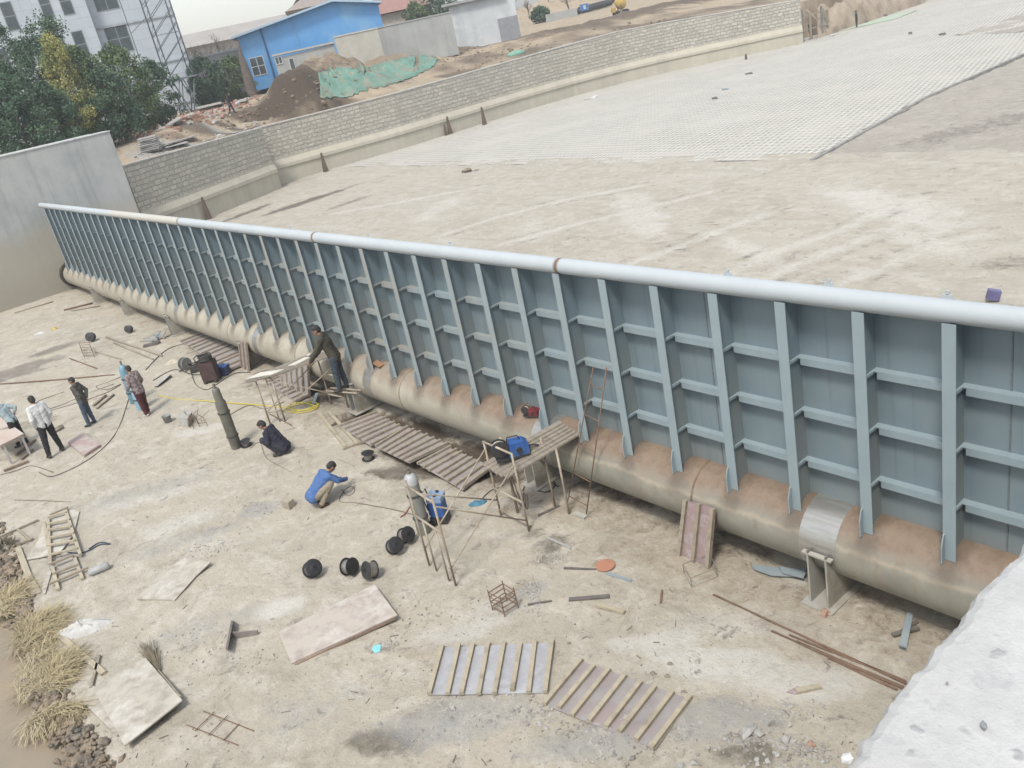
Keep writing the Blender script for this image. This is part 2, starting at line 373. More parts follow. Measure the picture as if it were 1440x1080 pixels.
# ================================================================ walls
def concrete(name,a,b2,streak=.4,warm=None):
    b=NB(name); c=b.mix(b.ramp(b.noise(.8,8,.65),.35,.65),a,b2)
    st=b.noise(1.,5,.65,b.mapv((2.2,2.2,.12))); c=b.mix(b.math('MULTIPLY',b.ramp(st,.5,.72),streak),c,tuple(x*.62 for x in a))
    c=b.mix(b.math('MULTIPLY',b.ramp(st,.48,.3),streak*.5),c,tuple(min(1,x*1.25) for x in a))
    if warm:
        z=b.xyz()[2]; z=b.math('SUBTRACT',z,1.2); f=b.ramp(b.math('ADD',z,b.math('MULTIPLY',b.noise(.7,5,.6),2.2)),3.6,2.6)
        c=b.mix(b.math('MULTIPLY',f,.85),c,warm)
        f=b.ramp(b.math('ADD',z,b.math('MULTIPLY',b.noise(.9,5,.6),1.6)),1.2,.2); c=b.mix(b.math('MULTIPLY',f,.5),c,tuple(x*.8 for x in warm))
    c=b.mix(b.math('MULTIPLY',b.ramp(b.noise(9,4,.7),.66,.72),.55),c,tuple(x*.4 for x in a))
    b.bump(b.noise(6,7,.7),.25,.03); return b.done(c,.88)
MPIER=concrete('pier concrete',(.36,.375,.375),(.46,.47,.46),.6,(.41,.375,.305))
MCON=concrete('wall base concrete',(.52,.485,.40),(.46,.43,.355),.35)
# left pier
t=thing('pier_wall','tall bare grey concrete abutment wall that the far end of the blue gate meets','concrete wall',(-1.1,-12,-1.2))
mb=MB()
def pierbox(mb,x0,x1,y0,y1,z0,z1): mb.box(((x0+x1)/2,(y0+y1)/2,(z0+z1)/2),(x1-x0,y1-y0,z1-z0))
pierbox(mb,-5.2,-1.1,-40,4.3,-1.6,5.48); o=mb.build('wall',MPIER,t,world=True)
mb=MB()
vs=[]
mb.prism([(-1.06,-40,5.48),(-1.06,4.33,5.48),(-2.2,4.33,5.48),(-2.2,-40,5.48)],(0,0,.05)); mb.build('coping',M('pale mortar',(.66,.67,.67),(.5,.51,.5),4.),t,world=True)
# stone walls along a path: (x,y,top z)
W1=[(-4.9,5.4,3.62),(-7.7,10.8,3.5),(-10.55,16.1,3.40)]
W2=[(-12.3,14.2,3.36),(-11.8,21.5,3.34),(-11.4,27,3.36),(-11.8,33,3.42),(-12.2,39,3.50),(-12.0,45,3.62),(-11.0,50.5,3.74),(-9.2,54.5,3.62),(-6.5,58,3.42),(-3.9,61.2,3.25),(-1.6,63.6,3.12)]
def densify(P,d=.6):
    out=[]
    for a,b in zip(P[:-1],P[1:]):
        k=max(1,int(math.dist(a,b)/d)); out+=[tuple(a[i]+(b[i]-a[i])*j/k for i in range(3)) for j in range(k)]
    return out+[P[-1]]
def wallstrip(P,prof):       # prof: list of (offset towards river, z or None=top) ; returns MB + uv
    P=densify(P); mb=MB(); L=0; uv=[]; n=len(prof)
    for i,p in enumerate(P):
        a=P[max(i-1,0)];b=P[min(i+1,len(P)-1)]; t=V((b[0]-a[0],b[1]-a[1],0)).normalized(); nr=V((t.y,-t.x,0))
        if i: L+=math.dist(P[i][:2],P[i-1][:2])
        acc=0;pv=None
        for off,z in prof:
            q=V((p[0],p[1],p[2] if z is None else z))+nr*off
            if z is not None and z>90: q.z=p[2]+z-100
            if pv is not None: acc+=(q-pv).length
            pv=q.copy(); mb.v.append(tuple(q)); uv.append((L,acc))
    for i in range(len(P)-1):
        for k in range(n-1):
            a=i*n+k; mb.f.append((a,a+1,a+n+1,a+n)); mb.m.append(0)
    mb.f.append(tuple(range(n))); mb.f.append(tuple(range((len(P)-1)*n,len(P)*n))[::-1]); mb.m+=[0,0]
    return mb,uv
def setuv(o,uv):
    l=o.data.uv_layers.new(name='UVMap')
    for lp in o.data.loops: l.data[lp.index].uv=uv[lp.vertex_index]
def stonemat():
    b=NB('coursed rubble stone'); uvn=b.tc.outputs['UV']
    nz=b.new('ShaderNodeTexNoise'); nz.inputs['Scale'].default_value=1.6; nz.inputs['Detail'].default_value=3; b.lk(uvn,nz.inputs['Vector'])
    vm=b.new('ShaderNodeVectorMath',operation='SCALE'); b.lk(nz.outputs['Color'],vm.inputs[0]); vm.inputs['Scale'].default_value=.16
    va=b.new('ShaderNodeVectorMath',operation='ADD'); b.lk(uvn,va.inputs[0]); b.lk(vm.outputs[0],va.inputs[1])
    o=b.new('ShaderNodeTexBrick'); o.offset=.5; o.squash=.75; o.squash_frequency=3; o.inputs['Scale'].default_value=1; o.inputs['Brick Width'].default_value=.50; o.inputs['Row Height'].default_value=.27; o.inputs['Mortar Size'].default_value=.03; o.inputs['Mortar Smooth'].default_value=.5; o.inputs['Bias'].default_value=0
    o.inputs['Color1'].default_value=(.64,.60,.515,1); o.inputs['Color2'].default_value=(.46,.43,.37,1); o.inputs['Mortar'].default_value=(.47,.44,.375,1); b.lk(va.outputs[0],o.inputs['Vector'])
    c=b.mix(b.math('MULTIPLY',b.ramp(b.noise(2.4,6,.7),.4,.66),.55),o.outputs['Color'],(.50,.485,.44))
    c=b.mix(b.math('MULTIPLY',b.ramp(b.noise(5,5,.7),.55,.7),.5),c,(.31,.30,.285))
    h=b.math('ADD',b.math('MULTIPLY',b.math('SUBTRACT',1.,o.outputs['Fac']),1.),b.math('MULTIPLY',b.noise(7,6,.7),.8))
    b.bump(h,1.,.14); return b.done(c,.92)
MST=stonemat(); MCAP=M('wall cap mortar',(.60,.585,.55),(.47,.45,.41),2.5,bump=.3)
for P,lab,nm in ((W1,'short coursed stone retaining wall between the concrete abutment and the step in the river wall','stone_wall'),(W2,'long curving coursed stone river wall on a concrete footing beside the paved bed','stone_wall')):
    t=thing(nm,lab,'stone wall',(P[0][0],P[0][1],BED))
    mb,uv=wallstrip(P,[(0,1.1),(0,99.93),(-1.15,99.93),(-1.15,1.1)]); o=mb.build('stone_face',MST,t,world=True); setuv(o,uv)
    mb,uv=wallstrip(P,[(.03,99.931),(.03,100.0),(-.45,100.0),(-.45,99.931)]); mb.build('coping',MCAP,t,world=True)
    mb,uv=wallstrip(P,[(.16,-1.4),(.15,.42),(.24,.45),(.23,.66),(.04,1.0),(.04,1.102),(-1.1,1.102),(-1.1,-1.4)]); mb.build('footing',MCON,t,world=True)
# boards standing in the joints of the footing
ji=0
for (bx,by,tx,ty,lab) in [(459,243,454,214,'dark tapered joint board on the wall footing where the paving begins'),(634,190,631,163,'dark joint board in the footing, tall one of the close pair'),(628,192,625,175,'small dark joint board left of the tall one of the pair'),(682,177,677,150,'dark joint board in the footing right of the close pair'),(960,98,957,84,'short rust-dark joint board far along the river wall'),(1049,85,1048,76,'tiny dark joint board near the far end of the river wall'),(294,308,284,277,'dark joint board on the short wall footing, taller of two above the gate'),(268,302,264,282,'dark joint board on the short wall footing, left of the taller one')]:
    p=B(bx,by); h=hof(p,tx,ty); q=p+V((.0,0,h)); 
    mb=MB(); d=V((.25,.97,0)).normalized(); w=.22 if h>.9 else .14; nrm_=V((d.y,-d.x,0))
    mb.prism([p-d*w,p+d*w*.9,q+d*.05,q-d*.05],nrm_*.07)
    one('joint_board',mb,M('dark rusty board',(.10,.075,.06),(.17,.12,.09),6.),lab,'joint board','joint boards along the river wall footing')
# right pier under the camera
t=thing('pier_wall','near white rough concrete abutment top filling the lower right corner','concrete wall',(46,-14,-1.5))
def pier_near():
    e=[px for px in [(1470,722),(1440,755),(1400,800),(1340,872),(1300,925),(1262,968),(1235,1000),(1185,1075),(1130,1140)]]
    E=[]
    for a,b in zip(e[:-1],e[1:]):
        k=max(2,int(math.dist(a,b)/4))
        for i in range(k):
            s=i/k; xx,yy=a[0]+(b[0]-a[0])*s,a[1]+(b[1]-a[1])*s; jj=9*noise.noise(V((xx*.017,yy*.013,2)))+5*noise.noise(V((xx*.06,yy*.05,7)))+random.uniform(-.7,.7); E.append((xx+jj*.8,yy+jj*.6))
    ztop=5.25; P=[pz(x,y,ztop) for x,y in E]; P=[V((44.75,6.,ztop)),V((44.2,1,ztop))]+P+[V((44.3,-9,ztop)),V((44.25,-40,ztop))]
    return P,ztop
P,ztop=pier_near(); bm=bmesh.new()
cols=[-.0,.012,.03,.06,.1,.16,.24,.34,.46,.6,.8,1.1,2,6]
rows=[]
bot=[bm.verts.new((p.x+.05,p.y,-1.8)) for p in P]; mid=[bm.verts.new((p.x+.012,p.y,p.z-.12)) for p in P]
for c in cols:
    rw=[]
    for p in P:
        x=p.x+c; z=p.z+(0 if c>.02 else -.008+.006*noise.noise(V((p.x*30,p.y*30,0))) if c>0 else -.028+.012*noise.noise(V((p.x*30,p.y*30,5))))+.004*noise.noise(V((x*6,p.y*6,0)))
        rw.append(bm.verts.new((x,p.y,z)))
    rows.append(rw)
allr=[bot,mid]+rows
for a,b in zip(allr[:-1],allr[1:]):
    for i in range(len(P)-1): bm.faces.new((a[i],a[i+1],b[i+1],b[i]))
me=bpy.data.meshes.new('wall'); bm.normal_update(); bmesh.ops.recalc_face_normals(bm,faces=bm.faces); im=mw(t).inverted()
for v_ in bm.verts: v_.co=im@v_.co
bm.to_mesh(me); bm.free()
b=NB('rough white concrete'); c=b.mix(b.ramp(b.noise(3,8,.7),.35,.65),(.57,.57,.56),(.45,.45,.44)); c=b.mix(b.math('MULTIPLY',b.ramp(b.noise(11,6,.7),.56,.68),.75),c,(.42,.425,.43)); c=b.mix(b.math('MULTIPLY',b.ramp(b.noise(30,5,.75),.6,.7),.6),c,(.33,.33,.33)); c=b.mix(b.math('MULTIPLY',b.ramp(b.noise(2.,5,.7),.55,.7),.4),c,(.55,.56,.57))
c=b.mix(b.math('MULTIPLY',b.ramp(b.noise(17,2,.5),.68,.72),.8),c,(.36,.365,.37)); b.bump(b.math('ADD',b.noise(20,8,.7),b.math('MULTIPLY',b.ramp(b.noise(17,2,.5),.66,.74),.5)),.45,.02); me.materials.append(b.done(c,.92))
o=bpy.data.objects.new('wall',me); COL.objects.link(o); o.parent=t
MPEB=M('grey chip stone',(.33,.34,.35),(.22,.23,.24),30.,bump=.5)
for (x,y,r,lab) in [(1383,1022,.0115,'grey angular stone chip on the white concrete top, the larger one'),(1332,962,.006,'small grey stone chip on the white concrete top near its edge'),(1275,930,.005,'tiny grey chip on the broken edge of the white concrete'),(1190,1068,.013,'pale broken lump at the tip of the white concrete edge')]:
    p=pz(x,y,5.255); mb=MB(); mb.rock(p+V((0,0,r*.35)),r); bb=one('stone_chip',mb,MPEB if 'pale' not in lab else M('pale lump',(.7,.7,.7)),lab,'stone chip')
# ================================================================ the gate
def gatepaint():
    b=NB('blue grey gate paint'); P_=b.xyz()
    c=b.mix(b.ramp(b.noise(.9,6,.6),.3,.7),(.185,.248,.282),(.225,.288,.318))
    c=b.mix(b.math('MULTIPLY',b.ramp(b.noise(1.,6,.65,b.mapv((3,3,.5))),.52,.72),.45),c,(.25,.285,.285))
    # dust and rust creeping up from the pipe, splashes
    f=b.ramp(b.math('ADD',b.math('SUBTRACT',P_[2],1.4),b.math('MULTIPLY',b.math('SUBTRACT',b.noise(1.6,6,.7),.5),1.3)),.62,.12)
    c=b.mix(b.math('MULTIPLY',f,.32),c,(.29,.27,.225))
    f2=b.math('MULTIPLY',b.math('MULTIPLY',b.ramp(P_[0],14,20),b.ramp(P_[0],36,29)),b.ramp(b.noise(2.,6,.7),.46,.7)); c=b.mix(b.math('MULTIPLY',f2,.5),c,(.29,.27,.23)); c=b.mix(b.math('MULTIPLY',b.ramp(b.noise(1.,4,.6,b.mapv((9,.3,.25))),.56,.70),.45),c,(.12,.16,.18)); c=b.mix(b.math('MULTIPLY',b.ramp(b.noise(1.3,5,.7,b.mapv((12,.3,.5))),.64,.70),.4),c,(.24,.17,.12))
    c=b.mix(b.math('MULTIPLY',b.ramp(b.noise(5,6,.75),.70,.74),.6),c,(.10,.11,.11))
    b.bump(b.noise(9,4,.6),.06,.01); return b.done(c,.5)
def tubepaint():
    b=NB('pale tube paint'); P_=b.xyz(); c=b.mix(b.ramp(b.noise(1.2,5,.6),.3,.7),(.455,.50,.525),(.50,.54,.56))
    x=P_[0]; f=b.math('MULTIPLY',b.ramp(x,10.0,11.5),b.ramp(x,18.2,17.9))
    f=b.math('MULTIPLY',f,b.ramp(b.noise(2.5,6,.7),.3,.55)); c=b.mix(b.math('MULTIPLY',f,.9),c,(.56,.52,.44))
    for sx in (18.05,26.9,35.05):
        g=b.ramp(b.math('ABSOLUTE',b.math('SUBTRACT',b.math('ADD',x,b.math('MULTIPLY',b.noise(6,3,.6),.05)),sx+.025)),.07,.03); c=b.mix(b.math('MULTIPLY',g,.75),c,(.20,.13,.075))
    b.bump(b.noise(5,4,.6),.05,.01); return b.done(c,.6)
def pipemat():
    b=NB('weathered shaft pipe'); P_=b.xyz(); x,y,z=P_[0],P_[1],b.math('SUBTRACT',P_[2],1.4)
    n=b.noise(1.3,7,.68); n2=b.noise(5,6,.7)
    far=b.ramp(x,33,29)
    c=b.mix(b.ramp(n,.35,.65),(.25,.245,.205),(.35,.335,.275)); c=b.mix(far,c,b.mix(b.ramp(n,.35,.65),(.46,.425,.345),(.39,.36,.29)))
    top=b.ramp(b.math('ADD',z,b.math('MULTIPLY',b.math('SUBTRACT',n,.5),.35)),-.20,-.02)
    st=b.math('MULTIPLY',top,b.ramp(b.math('ADD',x,b.math('MULTIPLY',n,6)),27,35)); c=b.mix(b.math('MULTIPLY',st,.9),c,b.mix(b.ramp(n2,.35,.65),(.20,.13,.088),(.29,.215,.155)))
    edge=b.math('MULTIPLY',b.ramp(b.math('ABSOLUTE',b.math('SUBTRACT',b.math('ADD',z,b.math('MULTIPLY',b.math('SUBTRACT',n,.5),.35)),-.22)),.05,.0),b.ramp(x,30,36)); c=b.mix(b.math('MULTIPLY',edge,.6),c,(.50,.42,.32))
    low=b.ramp(b.math('ADD',z,b.math('MULTIPLY',n,.3)),-.55,-.75); c=b.mix(b.math('MULTIPLY',low,.5),c,(.36,.30,.235))
    run=b.ramp(b.noise(1.,5,.7,b.mapv((7,.4,.4))),.55,.7); c=b.mix(b.math('MULTIPLY',run,.4),c,(.33,.22,.14))
    c=b.mix(b.math('MULTIPLY',b.ramp(n2,.58,.70),.5),c,(.20,.155,.115)); c=b.mix(b.math('MULTIPLY',b.ramp(b.noise(.8,8,.75),.55,.66),.5),c,(.27,.215,.16))
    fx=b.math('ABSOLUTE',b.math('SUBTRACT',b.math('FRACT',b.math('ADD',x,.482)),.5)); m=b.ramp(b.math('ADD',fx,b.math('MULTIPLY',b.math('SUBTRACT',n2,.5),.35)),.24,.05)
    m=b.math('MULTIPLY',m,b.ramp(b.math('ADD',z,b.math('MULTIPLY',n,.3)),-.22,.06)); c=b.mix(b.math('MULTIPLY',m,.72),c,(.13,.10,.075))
    b.bump(n2,.12,.01); return b.done(c,.6)
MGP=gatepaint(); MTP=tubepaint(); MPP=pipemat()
X0,X1=-.85,44.15; SK=.34; PC=V((0,.325,-.3925)); PR=.51; TC=V((0,.12,3.035)); TR=.122
gate=thing('flap_gate','long blue-grey ribbed steel gate on a thick pipe, pale tube along its top','flap gate',(0,0,-1.4))
sk=MB(); sk.box(((X0+X1)/2,SK+.01,(3.0+.06)/2),(X1-X0,.02,2.94)); sk.build('skin_plate',MGP,gate,world=True)
def xtube(c,r,a,b,n=40,seg=40):
    mb=MB(); prev=None; k=n
    xs=np.linspace(a,b,seg+1); vs=[];fs=[]
    for x in xs: vs+=[(x,c.y+r*math.cos(2*math.pi*i/k),c.z+r*math.sin(2*math.pi*i/k)) for i in range(k)]
    for j in range(seg): fs+=[(j*k+i,j*k+(i+1)%k,(j+1)*k+(i+1)%k,(j+1)*k+i) for i in range(k)]
    fs+=[tuple(range(k)),tuple(range(seg*k,seg*k+k))[::-1]]
    return mb.add(vs,fs)
for wx in (4.6,9.6,13.5,19.6,24.6,29.5,33.5,37.6,41.5):
    mb=MB(); mb.box((wx,SK-.003,1.53),(.018,.008,2.8)); mb.build('weld_seam',M('painted weld bead',(.15,.19,.21),(.22,.24,.245),12.,.6,bump=.6),gate,world=True)
o=xtube(TC,TR,X0-.05,X1,28).build('top_tube',MTP,gate,world=True); autosmooth(o,50); tube_o=o
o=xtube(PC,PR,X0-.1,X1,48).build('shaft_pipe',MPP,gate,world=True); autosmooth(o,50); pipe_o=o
MSEAM=M('rusty weld',(.16,.10,.065),(.24,.17,.12),9.,.8)
def ring(c,r,x,w,name,mat,par,t=.006):
    o=xtube(c,r+t,x-w/2,x+w/2,44,1).build(name,mat,gate,world=True); autosmooth(o,50)
    if par is not None:
        o.parent=par
    return o
for x in (18.05,26.9,35.05): ring(TC,TR,x,.03,'weld_seam',MSEAM,tube_o,.003)
for x in (6.5,10.8,15,19.6,24.2,29.3,37.35): ring(PC,PR,x,.035,'weld_seam',M('weld bead',(.30,.26,.20),(.22,.18,.13),9.) if x<30 else MSEAM,pipe_o,.004)
b=NB('ground bright steel'); c=b.mix(b.ramp(b.noise(2.,6,.7,b.mapv((1,12,12))),.35,.65),(.58,.575,.55),(.46,.44,.40)); MBR=b.done(c,.38,.75)
for x,w in ((39.4,.52),(33.95,.5),(27.9,.35),(21.6,.32),(15.0,.3)):
    ring(PC,PR,x,w,'ground_band',MBR,pipe_o,.003)
def flg():
    b=NB('rib flange paint'); c=b.mix(b.ramp(b.noise(1.5),.35,.65),(.285,.362,.395),(.33,.405,.434)); g=b.new('ShaderNodeNewGeometry'); P_=b.xyz(g.outputs['Position']); N_=b.xyz(g.outputs['Normal'])
    mid=b.math('MULTIPLY',b.ramp(P_[0],15,22),b.ramp(P_[0],38,29)); nn=b.noise(.8,5,.7,g.outputs['Position'])
    c=b.mix(b.math('MULTIPLY',b.math('MULTIPLY',mid,b.ramp(nn,.38,.58)),.65),c,(.36,.335,.295))
    up=b.math('MULTIPLY',b.ramp(N_[2],.5,.9),b.ramp(b.noise(2.2,5,.7,g.outputs['Position']),.38,.6)); c=b.mix(b.math('MULTIPLY',b.math('MULTIPLY',up,b.ramp(P_[0],36,28)),.7),c,(.33,.28,.21))
    c=b.mix(b.math('MULTIPLY',b.ramp(b.noise(7,5,.75,g.outputs['Position']),.66,.71),.5),c,(.20,.15,.11)); b.bump(b.noise(6,5,.65),.06,.02); return b.done(c,.5)
MFLG=flg()
NR=45
gm=MB()
def rib_mb():
    f=MB(); f.box((0,.006,1.475),(.145,.012,2.93)); w=MB(); w.add([],[])
    # web plate shaped over the pipe
    pts=[(0.0125,2.99)]+[(.0125,.06)]
    arc=[]
    for k in range(9):
        y=.0125+(SK-.0125)*k/8; z=PC.z+math.sqrt(max(0,PR*PR-(y-PC.y)**2)); arc.append((y,z))
    poly=[(0.0125,2.93)]+arc+[(SK,2.93)]
    w.prism([V((-.006,y,z)) for y,z in poly],(.012,0,0))
    g=MB(); y0=-.07; poly=[(.0,-.03),(0,.36),(-.03,.345),(-.075,.20),(-.075,-.02)]
    g.prism([V((-.062,y,z)) for y,z in poly],(.014,0,0))
    return f,w,g
f,w,g=rib_mb()
rme=f.build('rib',MFLG); wme=w.build('rib_web',MGP); gme=g.build('foot_gusset',MFLG)
sh=MB(); L=.86
sh.box((.5,SK-.055,0),(1.-.014,.11,.012)); sh.box((.5,SK-.116,-.035),(1.-.16,.012,.095))
sh.box((.022,SK/2,-.01),(.03,SK-.03,.035))
sme=sh.build('stiffener',MFLG)
SHZ=(2.13,1.40,.665)
ribs=[]
for i in range(NR):
    x=i+.018-.0
    if i==0: a,wb,gg=rme,wme,gme
    else: a,wb,gg=rme.copy(),wme.copy(),gme.copy(); [COL.objects.link(k) for k in (a,wb,gg)]
    a.parent=gate; a.location=(x,0,1.4); wb.parent=a; gg.parent=a
lst=[]
for i in range(NR-1,-1,-1):
    for z in SHZ: lst.append((i,z))
rest=MB()
for k,(i,z) in enumerate(lst):
    if i==44 : continue
    if i==10: continue
    if k<100+3:
        s=sme if k==3 else sme.copy()
        if k!=3: COL.objects.link(s)
        s.parent=gate; s.location=(i+.018,0,z+1.4)
    else:
        mt=Matrix.Translation((i+.018,0,z))
        n=len(rest.v); rest.v+=[tuple(mt@V(p)) for p in sh.v]; rest.f+=[tuple(n+q for q in fc) for fc in sh.f]; rest.m+=[0]*len(sh.f)
o=rest.build('stiffener_row',MFLG,gate,world=True); o['kind']='stuff'
lug=MB(); lug.prism([V((-.075,TC.y+.03,TC.z+.10)),V((.075,TC.y+.03,TC.z+.10)),V((.05,TC.y+.03,TC.z+.165)),V((-.05,TC.y+.03,TC.z+.165))],(0,.02,0)); lug.tube([(0,TC.y+.028,TC.z+.19),(0,TC.y+.053,TC.z+.19)],.022,8)
lo=None
for px in (408,517,632,1023,1165,1332):
    p=py_(px,300+px*.09,TC.y); x=py_(px,285+.105*(px-57)-2,TC.y+.03).x
    if lo is None: lo=lug.build('lifting_lug',MTP); q=lo
    else: q=lo.copy(); COL.objects.link(q)
    q.parent=gate; q.location=(x,0,1.4)
# the pipe's end collar at the far wall
mb=xtube(PC,PR+.12,-1.02,-.78,40,1); o=mb.build('end_collar',M('black rubber',(.035,.028,.022),(.07,.05,.035),5.),gate,world=True); autosmooth(o,40)
# ---------------------------------------------------------------- pipe pedestals
MPED=M('dusty grey steel',(.38,.37,.335),(.45,.43,.375),2.,.75,bump=.1,c3=(.33,.30,.25),s3=1.5)
lab=['steel pipe pedestal nearest the white concrete, two tall plates with bolted caps','steel pipe pedestal behind the trestle with the blue wire feeder','steel pipe pedestal beside the legs of the bending worker','steel pipe pedestal next to the short leaning slatted panel','steel pipe pedestal with a dark rag on top of it','steel pipe pedestal second from the far wall','steel pipe pedestal in the shadow nearest the far wall']
pxs=[39.45,33.6,27.05,20.6,14.1,8.6,4.2]
for i,x in enumerate(pxs):
    zf=fz(x); t=thing('pipe_pedestal',lab[i],'pipe support',(x,.33,zf),0,'pedestals under the gate pipe')
    for s in (-.13,.13):
        mb=MB(); poly=[(-.60,zf),(.44,zf),(.47,-.62)]
        for k in range(15):
            a=R(-40-134*k/14); poly.append((PR*1.01*math.cos(a),PC.z+PR*1.01*math.sin(a)))
        poly+=[(-.535,-.42),(-.60,-.42)]
        mb.prism([V((x+s-.012,.325+y,z)) for y,z in poly],(.024,0,0)); mb.build('side_plate',MPED,t,world=True)
    mb=MB(); mb.box((x,.24,zf+.012),(.46,1.2,.024)); mb.build('base_plate',MPED,t,world=True)
    mb=MB(); mb.box((x,-.245,-.407),(.42,.07,.025)); mb.build('cap_plate',MPED,t,world=True)
    for s in (-.13,.13):
        for q in (-.02,.03): mb=MB(); mb.lathe([(.017,0),(.017,.03)],6,(x+s,-.25+q*.6,-.395)); mb.build('bolt',M('bolt steel',(.2,.18,.16)),t,world=True)
    mb=MB(); mb.box((x,.33,(zf-.91)/2),(.20,.02,-zf-.91)); mb.build('web',MPED,t,world=True)
# ================================================================ props in the pit
WB=wood('formwork batten',(.40,.35,.27),(.29,.25,.195)); WP=wood('pale batten',(.50,.44,.33),(.40,.35,.26))
PLY=M('faded plywood face',(.37,.345,.335),(.29,.265,.26),3.,.85,bump=.15,c3=(.36,.29,.285),s3=1.3)
PLYB=M('bluish plywood face',(.43,.44,.46),(.35,.34,.36),4.,.8,bump=.15,c3=(.50,.51,.53),s3=2.2)
PLYR=M('red film plywood',(.38,.28,.275),(.31,.225,.22),7.,.75,c3=(.46,.43,.42),s3=4.)
PLYC=M('cement stained plywood',(.50,.465,.40),(.37,.335,.28),2.6,.85,bump=.3,c3=(.60,.57,.51),s3=1.7,lo=.42,hi=.58)
BRN=wood('brown batten',(.34,.25,.19),(.25,.185,.145))
def q4(P,h=0): return [G(x,y,h) for x,y in P]
def board(name,lab,cat,P,th=.02,mat=None,h=.012,lift=None,group=None):
    """flat board lying on the floor; P = pixel corners (3 or more)"""
    W=q4(P,h)
    if lift:
        for i,d in lift.items(): W[i]=G(P[i][0],P[i][1],h+d)
    c=sum(W,V())/len(W); mb=MB(); n=(W[1]-W[0]).cross(W[2]-W[0]).normalized()
    if n.z<0: n=-n; 
    mb.prism(W,n*th); 
    return one(name,mb,mat,lab,cat,group,loc=c)
def panel(lab,A,Bq,C,D,n,face,bat,h=.03,bw=.06,bh=.05,group='slatted formwork panels',edge=None,world=None):
    """plywood panel ABCD (A->B long side) with n battens running from AB to DC"""
    W=world or [G(*A,h),G(*Bq,h),G(*C,h),G(*D,h)]
    c=sum(W,V())/4; nn=(W[1]-W[0]).cross(W[3]-W[0]).normalized()
    if nn.dot(CP-c)<0: nn=-nn
    t=thing('formwork_panel',lab,'formwork panel',c,0,group)
    mb=MB(); mb.prism(W,nn*.015); mb.build('board',face,t,world=True)
    L=(W[1]-W[0]).length
    for i in range(n):
        s=(bw/2/L)+(1-bw/L)*i/(n-1)+(random.uniform(-.012,.012) if 0<i<n-1 else 0)
        a=W[0].lerp(W[1],s); b_=W[3].lerp(W[2],s+random.uniform(-.008,.008)); e=(b_-a).normalized()*random.uniform(-.03,.03)
        a=a-e; b_=b_+e
        mb=MB(); mb.bar(a+nn*(.016+bh/2),b_+nn*(.016+bh/2),bw,bh,up=nn); mb.build('batten',bat,t,world=True)
    return t
panel('bluish formwork panel with eight pale battens lying flat, left of the tilted one in front',(620,912),(780,905),(772,975),(603,978),8,PLYB,WP,.01)
panel('slanted formwork panel with eight pale battens lying nearest the bottom edge',(815,930),(973,985),(922,1055),(763,991),8,PLY,WP,.01)
panel('slatted panel nearest the bending worker in the row bridging the wet ditch',(478,600),(522,628),(570,604),(529,581),7,PLY,WB,.06)
panel('middle slatted panel of the row bridging the wet ditch',(528,629),(576,652),(631,626),(573,601),7,PLY,WB,.10)
panel('slatted panel nearest the blue wire feeder in the row over the wet ditch',(588,653),(651,690),(694,658),(632,630),8,PLY,WB,.06)
panel('slatted panel lying half under the pipe behind the welding machine',(255,481),(322,522),(362,505),(296,464),12,PLY,WB,.05)
panel('slatted panel lying on the floor below the deck with the white sheets',(375,538),(417,566),(437,556),(399,528),8,PLY,WB,.04)
a=G(400,545);b_=G(437,556); 
def lean(P,dy):   # bottom-left,bottom-right on floor; top edge leans dy further back
    bl,br=G(*P[0]),G(*P[1]); tr=py_(*P[2],br.y+dy); tl=py_(*P[3],bl.y+dy); return [tl,tr,br,bl]
panel('slatted panel standing upright on edge behind the deck legs',0,0,0,0,6,PLY,WB,world=lean([(399,545),(437,558),(435,511),(396,527)],.12))
panel('short slatted panel leaning on the pedestal by the welding machine',0,0,0,0,3,PLYR,WB,world=lean([(341,516),(352,522),(348,482),(337,478)],.15))
panel('red faced panel with three upright battens leaning against the pipe',0,0,0,0,3,PLYR,WB,world=[py_(964,703,-.24),py_(1007,715,-.24),(lambda q:V((q.x,-.40,fz(q.x)+.01)))(py_(1000,799,-.40)),(lambda q:V((q.x,-.40,fz(q.x)+.01)))(py_(956,783,-.40))])
# plain boards
t=thing('plywood_sheet','long pale plywood sheet with a propped end, in front of the row of black spools','plywood sheet',G(485,880))
W=[G(410,934,.0),G(559,866,.10),G(527,823,.12),G(392,890,.02)]
mb=MB(); mb.prism(W,(0,0,.018)); mb.build('board',M('warm plywood',(.50,.45,.395),(.385,.335,.30),2.2,.85,bump=.3,c3=(.58,.54,.49),s3=1.9,lo=.42,hi=.58),t,world=True)
mb=MB(); mb.bar(G(414,934,.0)+V((.0,0,-.02)),G(556,868,.07),.05,.045); mb.build('edge_batten',BRN,t,world=True)
board('plywood_sheet','broad square cement stained plywood sheet on top of another, beside the straw','plywood sheet',[(131,969),(176,1050),(257,986),(205,926)],.02,PLYC,.09,{1:.02,2:.04})
board('plywood_sheet','plywood sheet peeking out from under the broad square sheet','plywood sheet',[(111,982),(165,1036),(200,1000),(130,965)],.02,PLYC,.02)
o=board('plywood_sheet','pointed cement stained plywood offcut lying alone left of the spools','plywood sheet',[(192,843),(246,845),(277,810),(297,791),(258,786),(222,812)],.02,PLYC,.02,{3:.06,4:.03})
board('plywood_sheet','grey plywood sheet lying under the wooden ladder','plywood sheet',[(38,788),(84,779),(104,752),(112,720),(92,715),(62,735),(54,760)],.02,PLYC,.015)
board('plywood_sheet','pinkish worn plywood square between the two standing men','plywood sheet',[(96,624),(119,643),(142,628),(118,611)],.06,M('pink film plywood',(.40,.29,.275),(.44,.36,.335),6.,c3=(.48,.45,.41),s3=3.),.01)
